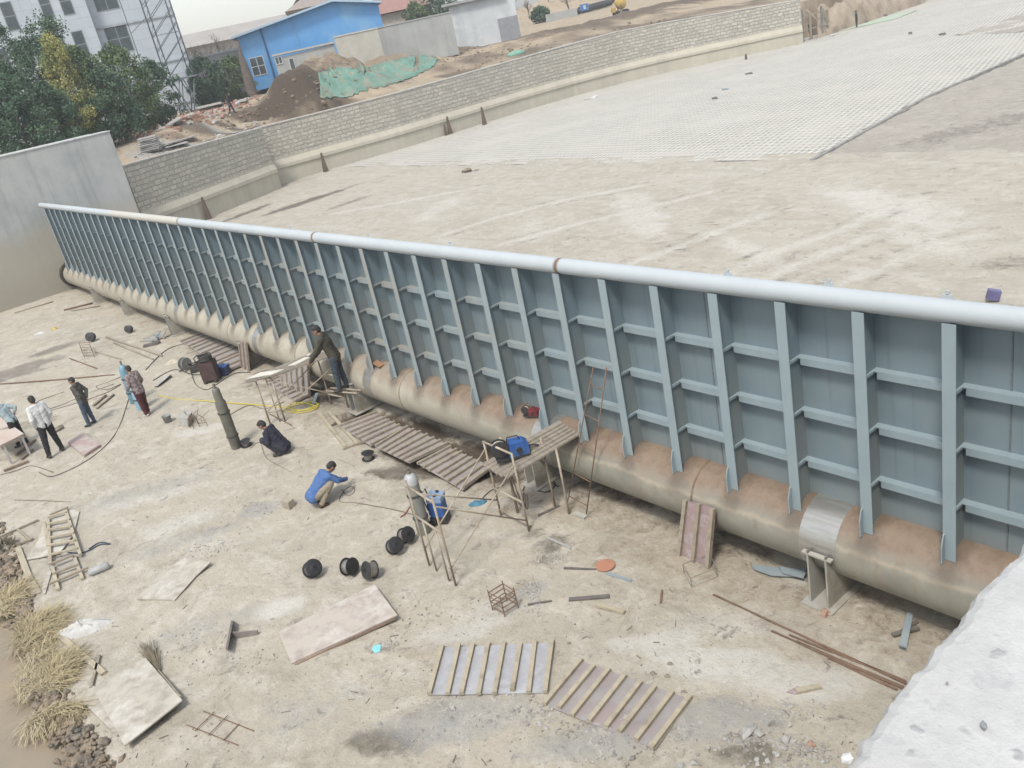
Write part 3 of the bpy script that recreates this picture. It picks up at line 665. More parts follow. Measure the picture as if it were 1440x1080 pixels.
board('plywood_sheet','narrow wedge of plywood beside the foot of the wooden ladder','plywood sheet',[(58,833),(64,836),(73,805),(69,800)],.02,PLYC,.012)
for P,lab,w,m in [([(25,770),(50,836)],'pale plank pair beside the straw, lying toward the ladder foot',.11,WP),([(32,795),(56,834)],'short pale plank lying against the plank pair by the straw',.07,WP),([(0,775),(47,757)],'thin plank across the mud ridge end',.05,WB),([(0,755),(54,731)],'thin long stick behind the plank across the mud ridge',.04,WB),([(24,744),(43,760)],'short crossing stick joining two thin planks',.035,WB),([(0,761),(11,773)],'plank stub at the left picture edge by the mud ridge',.06,WP),
    ([(84,894),(146,947)],'pale plank running from the white sheet across the floor',.09,WP),([(128,968),(140,922)],'thin lath lying against the pale plank near the square sheet',.04,WB),
    ([(838,850),(878,861)],'short pale plank near the grey steel strip',.06,WP),([(1120,972),(1154,965)],'small pale plank offcut near the rubble at the bottom',.07,WP)]:
    mb=MB(); mb.bar(G(*P[0],.03),G(*P[1],.03),w,.04); one('plank',mb,m,lab,'plank')
board('plywood_sheet','reddish stained offcut beside the small pale plank at the bottom','plywood sheet',[(1106,974),(1118,977),(1132,970),(1122,966)],.015,PLYR)
# wooden ladder
t=thing('wooden_ladder','rough wooden ladder with wide rungs lying on the floor in two overlapping lengths','ladder',G(90,770))
for a_,b_,h in [((91,714),(113,780),.07),((68,729),(71,793),.07),((104,782),(116,814),.035),((74,797),(82,829),.035),((62,735),(68,766),.03)]:
    mb=MB(); mb.bar(G(*a_,h),G(*b_,h),.06,.05); mb.build('rail',WP,t,world=True)
for i,(a_,b_) in enumerate([((68,727),(93,720)),((66,737),(98,730)),((68,745),(100,740)),((70,756),(104,749)),((66,767),(106,760)),((71,780),(109,771)),((72,793),(104,780)),((74,807),(109,794)),((70,821),(124,798)),((70,724),(96,713))]):
    mb=MB(); mb.bar(G(*a_,.11 if i<7 or i==9 else .075),G(*b_,.11 if i<7 or i==9 else .075),.05,.035); mb.build('rung',WP if i<6 else WB,t,world=True)
# wooden frame beside the row of panels
t=thing('timber_rack','open wooden frame of two pale bars lying beside the row of slatted panels','timber frame',G(467,604))
for a_,b_ in [((449,581),(486,629)),((462,579),(502,624))]:
    mb=MB(); mb.bar(G(*a_,.03),G(*b_,.03),.075,.06); mb.build('bar',WP,t,world=True)
for a_,b_ in [((482,632),(522,617)),((466,598),(473,593))]:
    mb=MB(); mb.bar(G(*a_,.03),G(*b_,.03),.05,.05); mb.build('crosspiece',WB,t,world=True)
# ---- steel bits
STD=M('dark scrap steel',(.13,.12,.115),(.20,.175,.15),6.,.6); STB=M('blue grey scrap steel',(.26,.32,.35),(.33,.37,.38),3.,.55); RST=M('rusty bar',(.17,.10,.07),(.24,.16,.11),8.,.85)
def rod(name,lab,cat,pts,r=.012,mat=RST,group=None,h=None,n=6):
    W=[G(*p[:2],(p[2] if len(p)>2 else 0)+r) for p in pts]; mb=MB(); mb.tube(W,r,n); return one(name,mb,mat,lab,cat,group,smooth=True)
for P,lab,w,hh,m in [([(800,843),(857,838)],'dark steel strip left of the pale plank',.07,.02,STD),([(793,799),(838,801)],'thin dark bar running to the orange disc',.03,.03,STD),([(853,806),(888,817)],'blue-grey bar running from under the orange disc',.05,.02,STB),([(742,850),(776,845)],'short dark bar right of the rebar cage',.025,.025,STD),([(929,847),(931,830)],'short rusty bar standing apart near the leaning red panel',.025,.03,RST),
    ([(757,725),(787,711)],'black angle bar with two tabs below the pipe',.04,.03,STD),([(770,756),(803,771)],'pale bent metal strip on the dark soil patch',.03,.02,M('galv strip',(.5,.5,.5),None,5.,.4))]:
    mb=MB(); mb.bar(G(*P[0],.02),G(*P[1],.02),w,hh); one('steel_bar',mb,m,lab,'steel bar')
t=thing('steel_beam','dark T shaped steel offcut lying on its side left of the long plywood sheet','steel offcut',G(335,888))
mb=MB(); mb.hexa([G(317,913),G(320,914),G(328,873),G(325,872)],[G(317,913,.16),G(320,914,.16),G(328,873,.16),G(325,872,.16)]); mb.build('flange',STD,t,world=True)
mb=MB(); mb.bar(G(323,893,.08),G(363,890,.04),.02,.10); mb.build('web',M('worn web',(.30,.27,.245),(.22,.2,.18)),t,world=True)
mb=MB(); 
for i,P in enumerate([[(1264,908),(1275,912),(1284,866),(1276,862)]]): mb.prism([G(*p,.09) for p in P],(0,0,.02))
one('steel_plate',mb,STB,'pale blue-grey steel strip crossing dark bars near the white concrete','steel plate')
mb=MB(); mb.bar(G(1255,893,.03),G(1292,882,.05),.06,.03); one('steel_bar',mb,STD,'dark bar lying under the pale blue-grey strip','steel bar')
mb=MB(); mb.bar(G(1268,888,.02),G(1290,874,.02),.04,.03); one('steel_bar',mb,STD,'shorter dark bar crossing beneath the blue-grey strip','steel bar')
mb=MB(); mb.prism([G(*p,.03) for p in [(1058,795),(1110,802),(1135,800),(1128,812),(1085,810),(1060,801)]],(0,0,.025)); mb.prism([G(*p,.08) for p in [(1095,797),(1134,806),(1130,814),(1100,806)]],(0,0,.02)); one('steel_plate',mb,STB,'dark blue-grey notched steel plates heaped beside the nearest pedestal','steel plate')
for k,(a_,b_,lab) in enumerate([((1003,836),(1276,962),'longest rusty rebar of the bundle running to the white concrete'),((1085,887),(1277,971),'second rusty rebar of the bundle, starting halfway'),((1110,893),(1274,958),'upper rebar of the bundle close to the long one'),((1165,925),(1262,970),'shortest and lowest rebar of the bundle'),((1120,902),(1270,966),'middle rebar squeezed inside the bundle')]):
    rod('rebar',lab,'rebar',[a_,((a_[0]+b_[0])/2,(a_[1]+b_[1])/2+random.uniform(-1,1)),b_],.015,RST,'rebar bundle')
# orange disc
t=thing('orange_disc','round orange lid lying on the floor at the meeting of two bars','disc',G(852,798))
mb=MB(); mb.lathe([(.145,.03),(.15,.035),(.15,.05),(.14,.055),(.05,.058),(.001,.058)],28); mb.build('lid',M('faded orange',(.48,.23,.145),(.42,.20,.13),9.,.6),t)
# cardboard-like block and other small things
mb=MB(); bl=[G(398,714),G(408,717),G(416,711),G(405,706)]; mb.prism(bl,(0,0,.16)); one('block',mb,M('tan block',(.42,.37,.29),(.34,.30,.24),9.),'tan square block on the floor behind the squatting worker in blue','block')
mb=MB(); p=G(237,594); mb.lathe([(.085,0),(.115,.2),(.125,.205),(.115,.195),(.085,.02),(.001,.015)],18,p); one('bucket',mb,M('grey bucket',(.33,.34,.33),(.25,.25,.24)),'small grey bucket beside the concrete stub with rebar','bucket',smooth=True)
p=G(140,800,.07); d=(G(156,793)-G(132,803)).normalized(); rotq=d.to_track_quat('Z','Y').to_matrix(); mb=MB(); mb.lathe([(.03,-.21),(.075,-.16),(.078,.16),(.07,.17),(.001,.17)],18,p,rotq); one('pail',mb,M('galvanised pail',(.42,.43,.43),(.33,.335,.33),5.,.5),'grey metal canister lying on its side right of the wooden ladder','canister',smooth=True)
mb=MB(); mb.prism([G(*p) for p in [(523,914),(526,908),(536,907),(535,916),(528,919)]],(0,0,.012)); one('cyan_packet',mb,M('cyan film',(.22,.62,.74),(.30,.70,.80),9.,.5),'bright cyan wrapper on the floor below the long plywood sheet','wrapper')
def heap(name,lab,cat,px,rx,ry,hh,mat,n=26,rz=0,group=None,h0=0.):
    p=G(*px); mb=MB(); k=14
    pts=[]
    for i in range(n): 
        pass
    rings=5; vs=[];fs=[]
    for j in range(rings):
        f=j/(rings-1)
        for i in range(k):
            a=2*math.pi*i/k; w=1+.35*noise.noise(V((math.cos(a)*1.5+px[0],math.sin(a)*1.5,px[1])))
            x=rx*w*(1-f)*math.cos(a); y=ry*w*(1-f)*math.sin(a); z=hh*(f**.7)*(1+.6*noise.noise(V((x*14+px[0],y*14,3))))
            c,s=math.cos(rz),math.sin(rz); vs.append((p.x+x*c-y*s,p.y+x*s+y*c,p.z+h0+max(0,z)))
    for j in range(rings-1): fs+=[(j*k+i,j*k+(i+1)%k,(j+1)*k+(i+1)%k,(j+1)*k+i) for i in range(k)]
    mb.add(vs,fs); return one(name,mb,mat,lab,cat,group,loc=p)
BCL=M('blue cloth',(.05,.15,.24),(.09,.24,.33),12.,.8)
heap('blue_cloth','crumpled blue plastic cloth on the floor left of the scaffold legs','cloth',(672,708),.17,.10,.07,BCL,rz=R(54))
heap('white_sack','crumpled white sack lying at the edge of the straw','sack',(115,886),.50,.20,.17,M('white woven sack',(.62,.62,.60),(.50,.49,.465),7.,.8,bump=.4),rz=R(62))
heap('rag','yellow rag or helmet on the floor near the far wet patch','rag',(77,463),.16,.12,.12,M('yellow rag',(.55,.42,.12),(.45,.35,.12)),rz=0)
heap('rag','white scrap on the floor left of the yellow rag','rag',(56,469),.25,.14,.06,M('white scrap',(.68,.68,.67)),rz=R(60))
heap('rag','cream crumpled sheet beside the welding machine','rag',(243,510),.28,.2,.12,M('cream sheet',(.55,.50,.40),(.45,.4,.31)),rz=R(60))
p=py_(250,446,.05); mb=MB(); mb.rock(p,.19,flat=1.1); mb.rock(p+V((.12,0,-.1)),.13); one('rag',mb,M('dark rag',(.085,.055,.04),(.13,.09,.065),9.),'dark brown rag bundle on top of a pipe pedestal','rag')
# chunks of broken concrete
MCH=M('broken concrete',(.46,.45,.42),(.36,.35,.325),7.,.9,bump=.5)
for (x,y,r,lab,fl) in [(1052,1029,.16,'largest flat broken concrete slab near the bottom edge',.45),(1106,1042,.10,'pale broken concrete lump right of the largest slab',.7),(1020,1040,.06,'small broken lump left of the largest slab',.8),(1140,1048,.05,'reddish brick lump near the tip of the white concrete',.8),(1160,863,.08,'tan brick half at the foot of the nearest pedestal',.9),(975,1074,.06,'pale small chunk at the bottom picture edge',.7),(958,1078,.045,'second pale chunk at the bottom picture edge',.7),(745,741,.04,'brown clod right of the scaffold foot',.8),(880,1010,.05,'chunk at the end of the slanted panel',.7),(368,1066,.03,'lone white pebble near the bottom left of the long sheet',.8),(938,952,.045,'dark clod on the whitened floor, nearest the slanted panel',.6),(918,948,.05,'dark clod on the whitened floor, left one',.6),(942,934,.05,'dark clod on the whitened floor, upper one',.6),(961,974,.05,'dark clod at the panel corner',.6),(800,905,.035,'dark small clod above the slanted panel',.6)]:
    mm=MCH
    if 'brick' in lab: mm=M('brick lump',(.36,.22,.16),(.42,.3,.22),9.)
    elif 'clod' in lab: mm=M('dark clod',(.22,.19,.155),(.3,.26,.21),9.)
    p=G(x,y); mb=MB(); mb.rock(p+V((0,0,r*.3*fl)),r,flat=fl); mb.rock(p+V((r*.6,r*.3,r*.1)),r*.55,flat=fl); one('rubble_lump',mb,mm,lab,'rubble')
# crumbs and pebbles strewn about
mb=MB()
clus=[(850,1040,55,22,420,.035),(640,1010,50,22,260,.03),(730,1000,60,20,200,.03),(1000,1010,45,18,260,.03),(1060,1050,45,18,300,.035),(1140,1060,40,15,120,.03),(1100,1000,40,16,150,.03),(745,828,14,8,150,.022),(755,850,12,10,140,.022),(370,712,26,9,160,.02),(545,905,16,10,70,.022),(560,1035,30,18,170,.022),(1190,840,40,10,150,.022),(270,770,50,14,220,.02),(590,870,60,20,60,.02),(300,900,80,40,130,.018),(1050,880,60,18,90,.02),(780,785,26,9,90,.02),(610,688,16,6,120,.022),(480,640,24,6,60,.02),(250,600,18,7,60,.02),(180,660,90,22,120,.018)]
for (x,y,sx,sy,n,r) in clus:
    for _ in range(n):
        a=random.gauss(0,.55); b_=random.gauss(0,.55); px,pyy=x+a*sx*1.2,y+b_*sy*1.2-.0*a
        if not(0<px<1440 and pyy<1110): continue
        p=G(px,pyy); 
        if p.x>44: continue
        rr=r*abs(random.gauss(.35,.35))+.006; mb.rock(p+V((0,0,rr*.25)),rr*.9)
for _ in range(900):
    x,y=random.uniform(0,1250),random.uniform(480,1090); p=G(x,y)
    if p.y>0 or p.x>43.9 or (y>740 and x<(y-740)*.42+15): continue
    rr=.005+.014*random.random()**2; mb.rock(p+V((0,0,rr*.25)),rr)
dk=MB()
for _ in range(3600):
    x,y=random.uniform(0,1250),480+600*random.random()**.8; 
    if noise.noise(V((x*.006,y*.012,2)))+random.gauss(0,.22)<.05: continue
    p=G(x,y)
    if p.y>.2 or p.x>43.9 or (y>740 and x<(y-740)*.42+25): continue
    rr=.004+.012*random.random()**2
    if random.random()<.94: dk.rock(p+V((0,0,rr*.2)),rr)
    else: a=random.random()*6.3; L=random.uniform(.03,.14); dk.bar(p+V((0,0,.006)),p+V((L*math.cos(a),L*math.sin(a),.012)),.008)
o=dk.build('dirt_crumbs',M('dark dirt crumbs',(.15,.13,.105),(.24,.21,.17),3.)); tag(o,'dark dirt crumbs and splinters scattered over the pit floor','dirt',kind='stuff')
o=mb.build('gravel_crumbs',M('concrete crumbs',(.50,.49,.46),(.33,.31,.28),3.,.95,c3=(.24,.22,.2),s3=2.)); tag(o,'loose gravel and concrete crumbs strewn over the pit floor','gravel',kind='stuff')
# ---- gas cylinders
def cyl(lab,base,top,mat,r=.115,cap=None,neck=None,paint=None,group='gas cylinders standing in the pit'):
    g=G(*base); tp=V((g.x,g.y,g.z)); h=hof(g,*top)
    # lean so the top passes through the pixel it has in the photograph's plane facing us
    vd=V((CP.x-g.x,CP.y-g.y,0)).normalized(); d=ray(*top); tt=(g-CP).dot(vd)/d.dot(vd); tp=CP+d*tt; ax=(tp-g)
    H=ax.length; ro=ax.to_track_quat('Z','Y').to_matrix()
    t=thing('gas_cylinder',lab,'gas cylinder',g,0,group)
    k=H-.12
    mb=MB(); step=.28 if 'alone' in lab else 0
    mb.lathe([(r*.9,0),(r,.02),(r,k-step-.12),(r*.95,k-step-.06),(r*.74,k-step),(r*.73,k-.06),(r*.66,k-.01),(r*.45,k+.02),(.001,k+.025)] if step else [(r*.9,0),(r,.02),(r,k-.18),(r*.93,k-.10),(r*.7,k-.03),(r*.35,k+.0),(r*.3,k+.02),(.001,k+.02)],24,g,ro); autosmooth(mb.build('bottle',mat,t,world=True),60)
    if paint:
        mb=MB(); mb.lathe([(r+.001,k-.185),(r+.002,k-.18),(r*.93+.002,k-.10),(r*.7+.002,k-.03),(r*.36,k+.003),(.001,k+.003)],24,g,ro); autosmooth(mb.build('shoulder',paint,t,world=True),60)
    mb=MB(); mb.lathe([(.028,k+.0),(.03,k+.05),(.02,k+.06),(.02,k+.09),(.035,k+.095),(.035,k+.12),(.001,k+.12)],12,g,ro); mb.tube([g+ro@V((0,0,k+.06)),g+ro@V((.07,0,k+.06))],.014,8); mb.build('valve',M('brass valve',(.30,.27,.22),(.2,.18,.15),8.,.5,.5),t,world=True)
    for z in ((.3,k-.62) if 'alone' in lab else (.3,k-.42)):
        mb=MB(); mb.lathe([(r+.004,z),(r+.018,z+.008),(r+.018,z+.03),(r+.004,z+.038)],24,g,ro); mb.build('rubber_ring',M('ring rubber',(.06,.06,.055)),t,world=True)
    return t
CYG=M('olive grey cylinder paint',(.125,.125,.10),(.17,.165,.135),2.5,.5,bump=.05,c3=(.28,.27,.24)); CYB=M('blue cylinder paint',(.16,.32,.42),(.20,.36,.45),3.,.5,c3=(.30,.37,.4)); CYS=M('silver paint',(.5,.53,.53),(.4,.42,.42),4.,.35)
cyl('blue gas cylinder beside the man in the checked jacket',(189,566),(169,508),CYB)
cyl('second light blue gas cylinder half hidden behind the man in the checked jacket',(199,576),(181,524),M('light blue cylinder',(.30,.52,.66),(.36,.56,.68),3.,.45))
cyl('tall dull olive gas cylinder standing alone left of the crouching man in navy',(333,629),(300,540),CYG,.125)
cyl('grey gas cylinder with silver shoulder lashed to the scaffold frame',(597,748),(573,658),M('grey cylinder paint',(.24,.25,.225),(.30,.305,.275),2.5,.5,c3=(.35,.34,.31)),.122,paint=CYS)
# ---- spools
MBK=M('black spool plastic',(.022,.022,.024),(.04,.04,.042),9.,.45); MWR=M('wire winding',(.30,.28,.26),(.38,.36,.33),14.,.4,.6)
def spool(lab,px,ax,r=.15,w=.15,wind=.6,grp='welding wire spools'):
    ax=V(ax).normalized(); g=G(*px); up=math.sqrt(max(0,1-ax.z**2)); h=r*up+abs(ax.z)*w/2; c=g+V((0,0,h)); ro=ax.to_track_quat('Z','Y').to_matrix()
    t=thing('wire_spool',lab,'wire spool',g,0,grp)
    for s in (-1,1):
        mb=MB(); z=s*w/2; pr=[(.028,-.006),(r-.006,-.006),(r,-.003),(r,.003),(r-.006,.006),(r*.62,.004),(.05,.006),(.028,.012)]
        mb.lathe([(a,b+z) if s>0 else (a,b+z) for a,b in pr],26,c,ro); autosmooth(mb.build('flange',MBK,t,world=True),40)
    mb=MB(); mb.lathe([(r*wind,-w/2+.006),(r*wind,w/2-.006)],24,c,ro); mb.build('winding',MWR,t,world=True)
    mb=MB(); mb.lathe([(.027,-w/2-.012),(.027,w/2+.012)],14,c,ro); mb.build('hub',MBK,t,world=True)
    return t
toC=V((.8,-.58,0)); ri=V((.58,.81,0))
spool('black wire spool, leftmost of the row of three on open floor',(443,811),toC*.55+ri*.55+V((0,0,.55)),wind=.74)
spool('black wire spool in the middle of the row of three, standing on its rim',(495,808),toC*.55+ri*.8+V((0,0,.2)),wind=.78)
spool('black wire spool at the right of the row of three, tilted with bright winding',(524,813),toC*.5+ri*-.7+V((0,0,.4)),wind=.82)
spool('front black wire spool of the pair by the grey gas cylinder',(558,778),toC*.55+ri*.45+V((0,0,.5)),.14,wind=.78)
spool('rear black wire spool of the pair by the grey gas cylinder',(574,763),toC*.55+ri*.6+V((0,0,.4)),.14,wind=.8)
spool('black wire spool lying beside the row of slatted panels',(519,646),V((.1,.1,1)),.14,.14)
spool('black wire spool beside the foot of the tall olive cylinder',(347,627),V((.1,-.1,1)),.13,.12)
spool('far black wire spool near the rebar stool',(130,480),toC+V((0,0,.3)),.17)
spool('far black wire spool near the pipe by the far pedestals',(183,468),toC+V((0,0,.3)),.14)
# ---- rebar cages and stools
def frame(name,lab,cat,edges,r=.009,mat=RST,grp=None):
    mb=MB()
    for a,b_ in edges: mb.tube([a,b_],r,5)
    a=np.array(mb.v); return one(name,mb,mat,lab,cat,grp,loc=V((float(a[:,0].mean()),float(a[:,1].mean()),float(a[:,2].min()))))
def cage(lab,base,h,levels,top=True,ext=.03,r=.009,name='rebar_cage'):
    E=[];b4=[G(*p) for p in base]
    for p in b4: E.append((p,p+V((0,0,h+ext))))
    for L in levels:
        for i in range(4): E.append((b4[i]+V((0,0,h*L)),b4[(i+1)%4]+V((0,0,h*L))))
    return frame(name,lab,'rebar cage',E,r)
cage('rusty square rebar cage standing in front of the slatted panels',[(710,867),(729,855),(713,845),(693,858)],.34,(.2,.45,.7,.93))
cage('small rebar stool near the far wet patch',[(119,503),(133,502),(129,491),(115,492)],.28,(.3,.65,.95),name='rebar_stool')
E=[];q=[G(973,826),G(1009,811),G(1000,792),G(962,806)]; z=V((0,0,.16))
for i in range(4): E+=[(q[i],q[(i+1)%4])]
E+=[(q[0]+z,q[1]+z),(q[1]+z,q[2]+z),(q[3]+z,q[2]+z),(q[3]+z,q[0]+z)]+[(p,p+z) for p in q]
frame('wire_stool','thin wire box stool at the foot of the leaning red panel','wire frame',E,.006,M('thin dark wire',(.2,.18,.155),(.26,.24,.2)))
t=thing('rebar_grid','small rusty rebar ladder grid lying on the floor at the bottom left','rebar grid',G(310,1025))
for a_,b_ in [((286,1000),(357,1028)),((264,1020),(335,1048))]: mb=MB(); mb.tube([G(*a_,.01),G(*b_,.01)],.008,5); mb.build('rail',RST,t,world=True)
for a_,b_ in [((274,1028),(301,1001)),((293,1034),(320,1006)),((314,1041),(336,1018))]: mb=MB(); mb.tube([G(*a_,.025),G(*b_,.025)],.007,5); mb.build('rung',RST,t,world=True)
# concrete stub with starter bars
t=thing('concrete_stub','low broken concrete stub with bent rusty starter bars beside the bucket','concrete stub',G(280,598))
mb=MB(); mb.prism([G(*p) for p in [(253,598),(266,600),(272,590),(262,584)]],(0.02,.02,.22)); mb.build('block',MCH,t,world=True)
for i in range(14):
    p=G(265+random.random()*32,590+random.random()*14); mb=MB(); d=V((random.uniform(-.3,.3),random.uniform(-.3,.3),random.uniform(.05,.3))); mb.tube([p,p+V((0,0,.1)),p+d+V((0,0,.08))],.008,4); mb.build('starter_bar',RST,t,world=True)
# ---- loose rods on the floor
for pts,lab,r in [([(0,540),(80,534),(161,527)],'long dark rod lying across the floor behind the standing men',.022),([(149,474),(228,500)],'long brown pole near the far pedestals',.035),([(160,482),(215,505)],'second brown pole close beside the long one',.03),([(98,504),(136,518)],'short rod in front of the rebar stool',.02),([(134,495),(171,505)],'thin stick leading to the blue cylinder',.018),([(214,480),(250,467)],'brown timber bar near the far pedestal',.045),([(131,570),(149,556)],'pale timber strip left of the checked jacket man',.04),([(136,574),(160,555)],'second timber strip left of the checked jacket man',.035),([(0,432),(60,418)],'bar at the foot of the far wall',.03),([(20,440),(75,424)],'second bar at the foot of the far wall',.025),([(90,436),(130,426)],'dark bar beneath the far end of the pipe',.04),([(100,437),(140,430)],'pale bar beneath the far end of the pipe',.03),([(74,608),(89,600)],'timber offcut between the two men at the table',.04),([(70,606),(88,598)],'second timber offcut between the two men at the table',.03),([(379,582),(410,598)],'short dark stick behind the bending man',.014),([(475,646),(497,655)],'thin stick near the open wooden frame',.012)]:
    rod('rod',lab,'rod',pts,r,RST if 'rod' in lab or 'dark' in lab else WB)
# ---- cables and hoses
def cable(lab,pts,r=.012,mat=None,cat='cable',name='cable'):
    W=[G(*p,r) for p in pts]; out=[]
    for i in range(len(W)-1):
        a,b_,c,d=W[max(i-1,0)],W[i],W[i+1],W[min(i+2,len(W)-1)]
        for k in range(6):
            s=k/6; out.append(.5*((2*b_)+(c-a)*s+(2*a-5*b_+4*c-d)*s*s+(3*b_-a-3*c+d)*s**3))
    out.append(W[-1]); mb=MB(); mb.tube(out,r,6); return one(name,mb,mat or CBK,lab,cat,smooth=True)
CBK=M('black cable',(.05,.048,.045),(.08,.075,.07),9.); CYE=M('yellow hose',(.62,.52,.06),(.55,.47,.10),9.,.5); CDK=M('brown cable',(.16,.13,.10),(.2,.17,.14)); CRD=M('red hose',(.40,.10,.07),None,3.,.5)
cable('black cable curving across the floor beside the pink plywood square',[(186,540),(178,570),(165,605),(145,630),(118,650),(90,664),(70,670),(55,664)],.009)
cable('dark cable running past the dark jacketed man',[(160,540),(120,555),(85,570),(50,580)],.012,CDK)
cable('dark cable loop above the white shirted man',[(90,551),(70,558),(52,565),(38,577)],.012,CDK)
cable('tangled dark cable left of the blue cylinder',[(175,528),(150,538),(135,544),(150,548),(170,540),(150,552),(110,566),(62,580)],.012,CDK)
cable('black cable from the blue cylinder towards the welding machine',[(205,520),(222,502),(238,490),(260,483)],.014)
cable('black cable behind the welding machine',[(215,535),(245,520),(275,527),(310,520),(350,508)],.014)
cable('black cable under the welding machine',[(268,520),(275,540),(290,548),(305,540),(330,525),(352,524)],.012)
cable('thin cable from the welding machine to the deck',[(320,585),(350,570),(372,575),(400,565)],.010,CDK)
for j,off in enumerate((0,)):
    cable('yellow hose running along the floor to a coil under the deck',[(222,556),(250,561),(290,564),(330,567),(370,570),(400,573),(425,577),(447,571),(440,565),(415,570),(400,577),(425,580),(446,573),(425,566),(405,571),(420,578),(450,568)],.016,CYE,'hose','hose')
cable('thin dark cable from the grinder to the grey cylinder',[(480,688),(490,697),(499,690),(494,684),(484,690),(478,705),(500,707),(530,712),(560,718),(590,726)],.009,CDK)
cable('black cable coiled under the blue wire feeder deck',[(735,690),(745,668),(760,660),(775,672),(780,683),(768,692),(752,686),(760,672),(785,684)],.012)
cable('dark cable between the ditch panels and the scaffold',[(676,703),(690,690),(705,684),(720,672)],.009,CBK)
cable('red hose beside the grey gas cylinder',[(590,720),(578,712),(570,722),(563,727)],.010,CRD,'hose','hose')
cable('thin pale cord near the pink plywood square',[(0,668),(25,661),(45,655),(75,664)],.010,CDK)
cable('dark blue cord lying over the wooden ladder end',[(94,776),(110,778),(125,774),(140,766),(155,765),(140,763),(125,772)],.012,M('dark blue cord',(.06,.08,.13)))
cable('thin dark wire across the floor behind the spools',[(20,703),(60,704),(100,706)],.007,CDK)
cable('dark thin wire near the crouching navy man',[(352,630),(365,622),(372,640),(380,648),(410,664)],.006,CDK)
# broom
t=thing('broom','straw broom with a wooden handle lying along the edge of the square plywood sheet','broom',G(232,958))
mb=MB(); mb.tube([G(222,942,.05),G(254,980,.12)],.014,8); mb.build('handle',WP,t,world=True)
mb=MB()
for i in range(90):
    a=G(222,942,.05)+V((random.gauss(0,.015),random.gauss(0,.015),random.gauss(0,.01))); b_=G(208+random.gauss(0,7),913+random.gauss(0,7),.02+.06*random.random()); mb.tube([a,b_],.004,3,False)
mb.build('bristles',M('broom twigs',(.23,.19,.13),(.32,.27,.19)),t,world=True)
# ---- straw heaps and mud ridge along the pool
MSTR=M('dry straw',(.50,.42,.255),(.36,.30,.18),5.,.9,c3=(.58,.51,.35))
def straw(lab,px,rx,ry,hh,ang,n=1300,fan=(0,0)):
    p=G(*px); mb=MB(); c,s=math.cos(ang),math.sin(ang)
    for i in range(n):
        a=random.random()*6.283; rr=math.sqrt(random.random()); x=rx*rr*math.cos(a); y=ry*rr*math.sin(a); z=hh*(1-rr*rr)*random.uniform(.3,1.05)
        q=p+V((x*c-y*s,x*s+y*c,z)); th=ang+random.gauss(0,1.15); L=random.uniform(.14,.42); d=V((math.cos(th),math.sin(th),random.gauss(-.05,.25)))
        m=q+d*L*.5+V((0,0,.02)); e=q+d*L+V((0,0,-.035)); w=V((-d.y,d.x,.3))*.0045
        mb.add([q-w,q+w,m+w,m-w,e+w*.5,e-w*.5],[(0,1,2,3),(3,2,4,5)])
    return one('straw_heap',mb,MSTR,lab,'straw heap','straw heaps on the mud bank',loc=p)
straw('loose straw heap at the left picture edge, farthest along the mud bank',(16,845),.50,.28,.13,R(150),1500)
straw('thick straw heap beside the white sack',(52,890),.50,.36,.17,R(160),2200)
straw('straw heap drooping toward the muddy water, nearest the square plywood sheet',(82,950),.48,.32,.15,R(150),2100)
straw('thin tail of straw hanging down to the water',(80,1005),.16,.45,.10,R(-30),1000)
straw('thin loose straw strewn along the mud bank between the thicker heaps',(60,918),1.25,.24,.05,R(155),1500)
MMUD=M('dark wet mud',(.235,.18,.125),(.33,.27,.20),5.,.8,bump=.8,c3=(.12,.11,.095),s3=3.)
mb=MB()
for i in range(2600):
    k=random.randrange(len(SHW)-1); a=SHW[k].lerp(SHW[k+1],random.random()); r=abs(random.gauss(.022,.018))+.012; p=a+V((random.gauss(0,.10),random.gauss(0,.10),0)); p.z=fz(p.x)+random.uniform(-.09,.035); mb.rock(p,r*1.3,flat=.8)
o=mb.build('mud_bank',MMUD); tag(o,'lumpy dark mud bank along the edge of the muddy pool','mud bank',kind='stuff')
# dark scrub clump at the left edge
mb=MB(); p=G(8,770)
for i in range(260):
    d=V((random.gauss(0,1),random.gauss(0,1),abs(random.gauss(0,.8)))).normalized(); q=p+V((random.gauss(0,.1),random.gauss(0,.1),0)); e=q+d*random.uniform(.1,.35); w=V((random.gauss(0,.012),random.gauss(0,.012),0)); mb.add([q-w,q+w,e],[(0,1,2)])
one('scrub',mb,M('dark scrub',(.10,.10,.07),(.15,.13,.09)),'dark scrubby weeds on the mud bank at the left picture edge','weeds',loc=p)
# ================================================================ scaffolds and machines
MSC=M('rusty scaffold tube',(.43,.37,.29),(.33,.26,.19),7.,.75,c3=(.52,.47,.39),s3=2.); MPL=wood('scaffold plank',(.33,.295,.245),(.235,.205,.165))
def seg(name,a,b,r,mat,par,n=8):
    mb=MB(); mb.tube([a,b],r,n); o=mb.build(name,mat,par,True,world=True); return o
def up(g,f,h): return g+V((0,0,h*f))
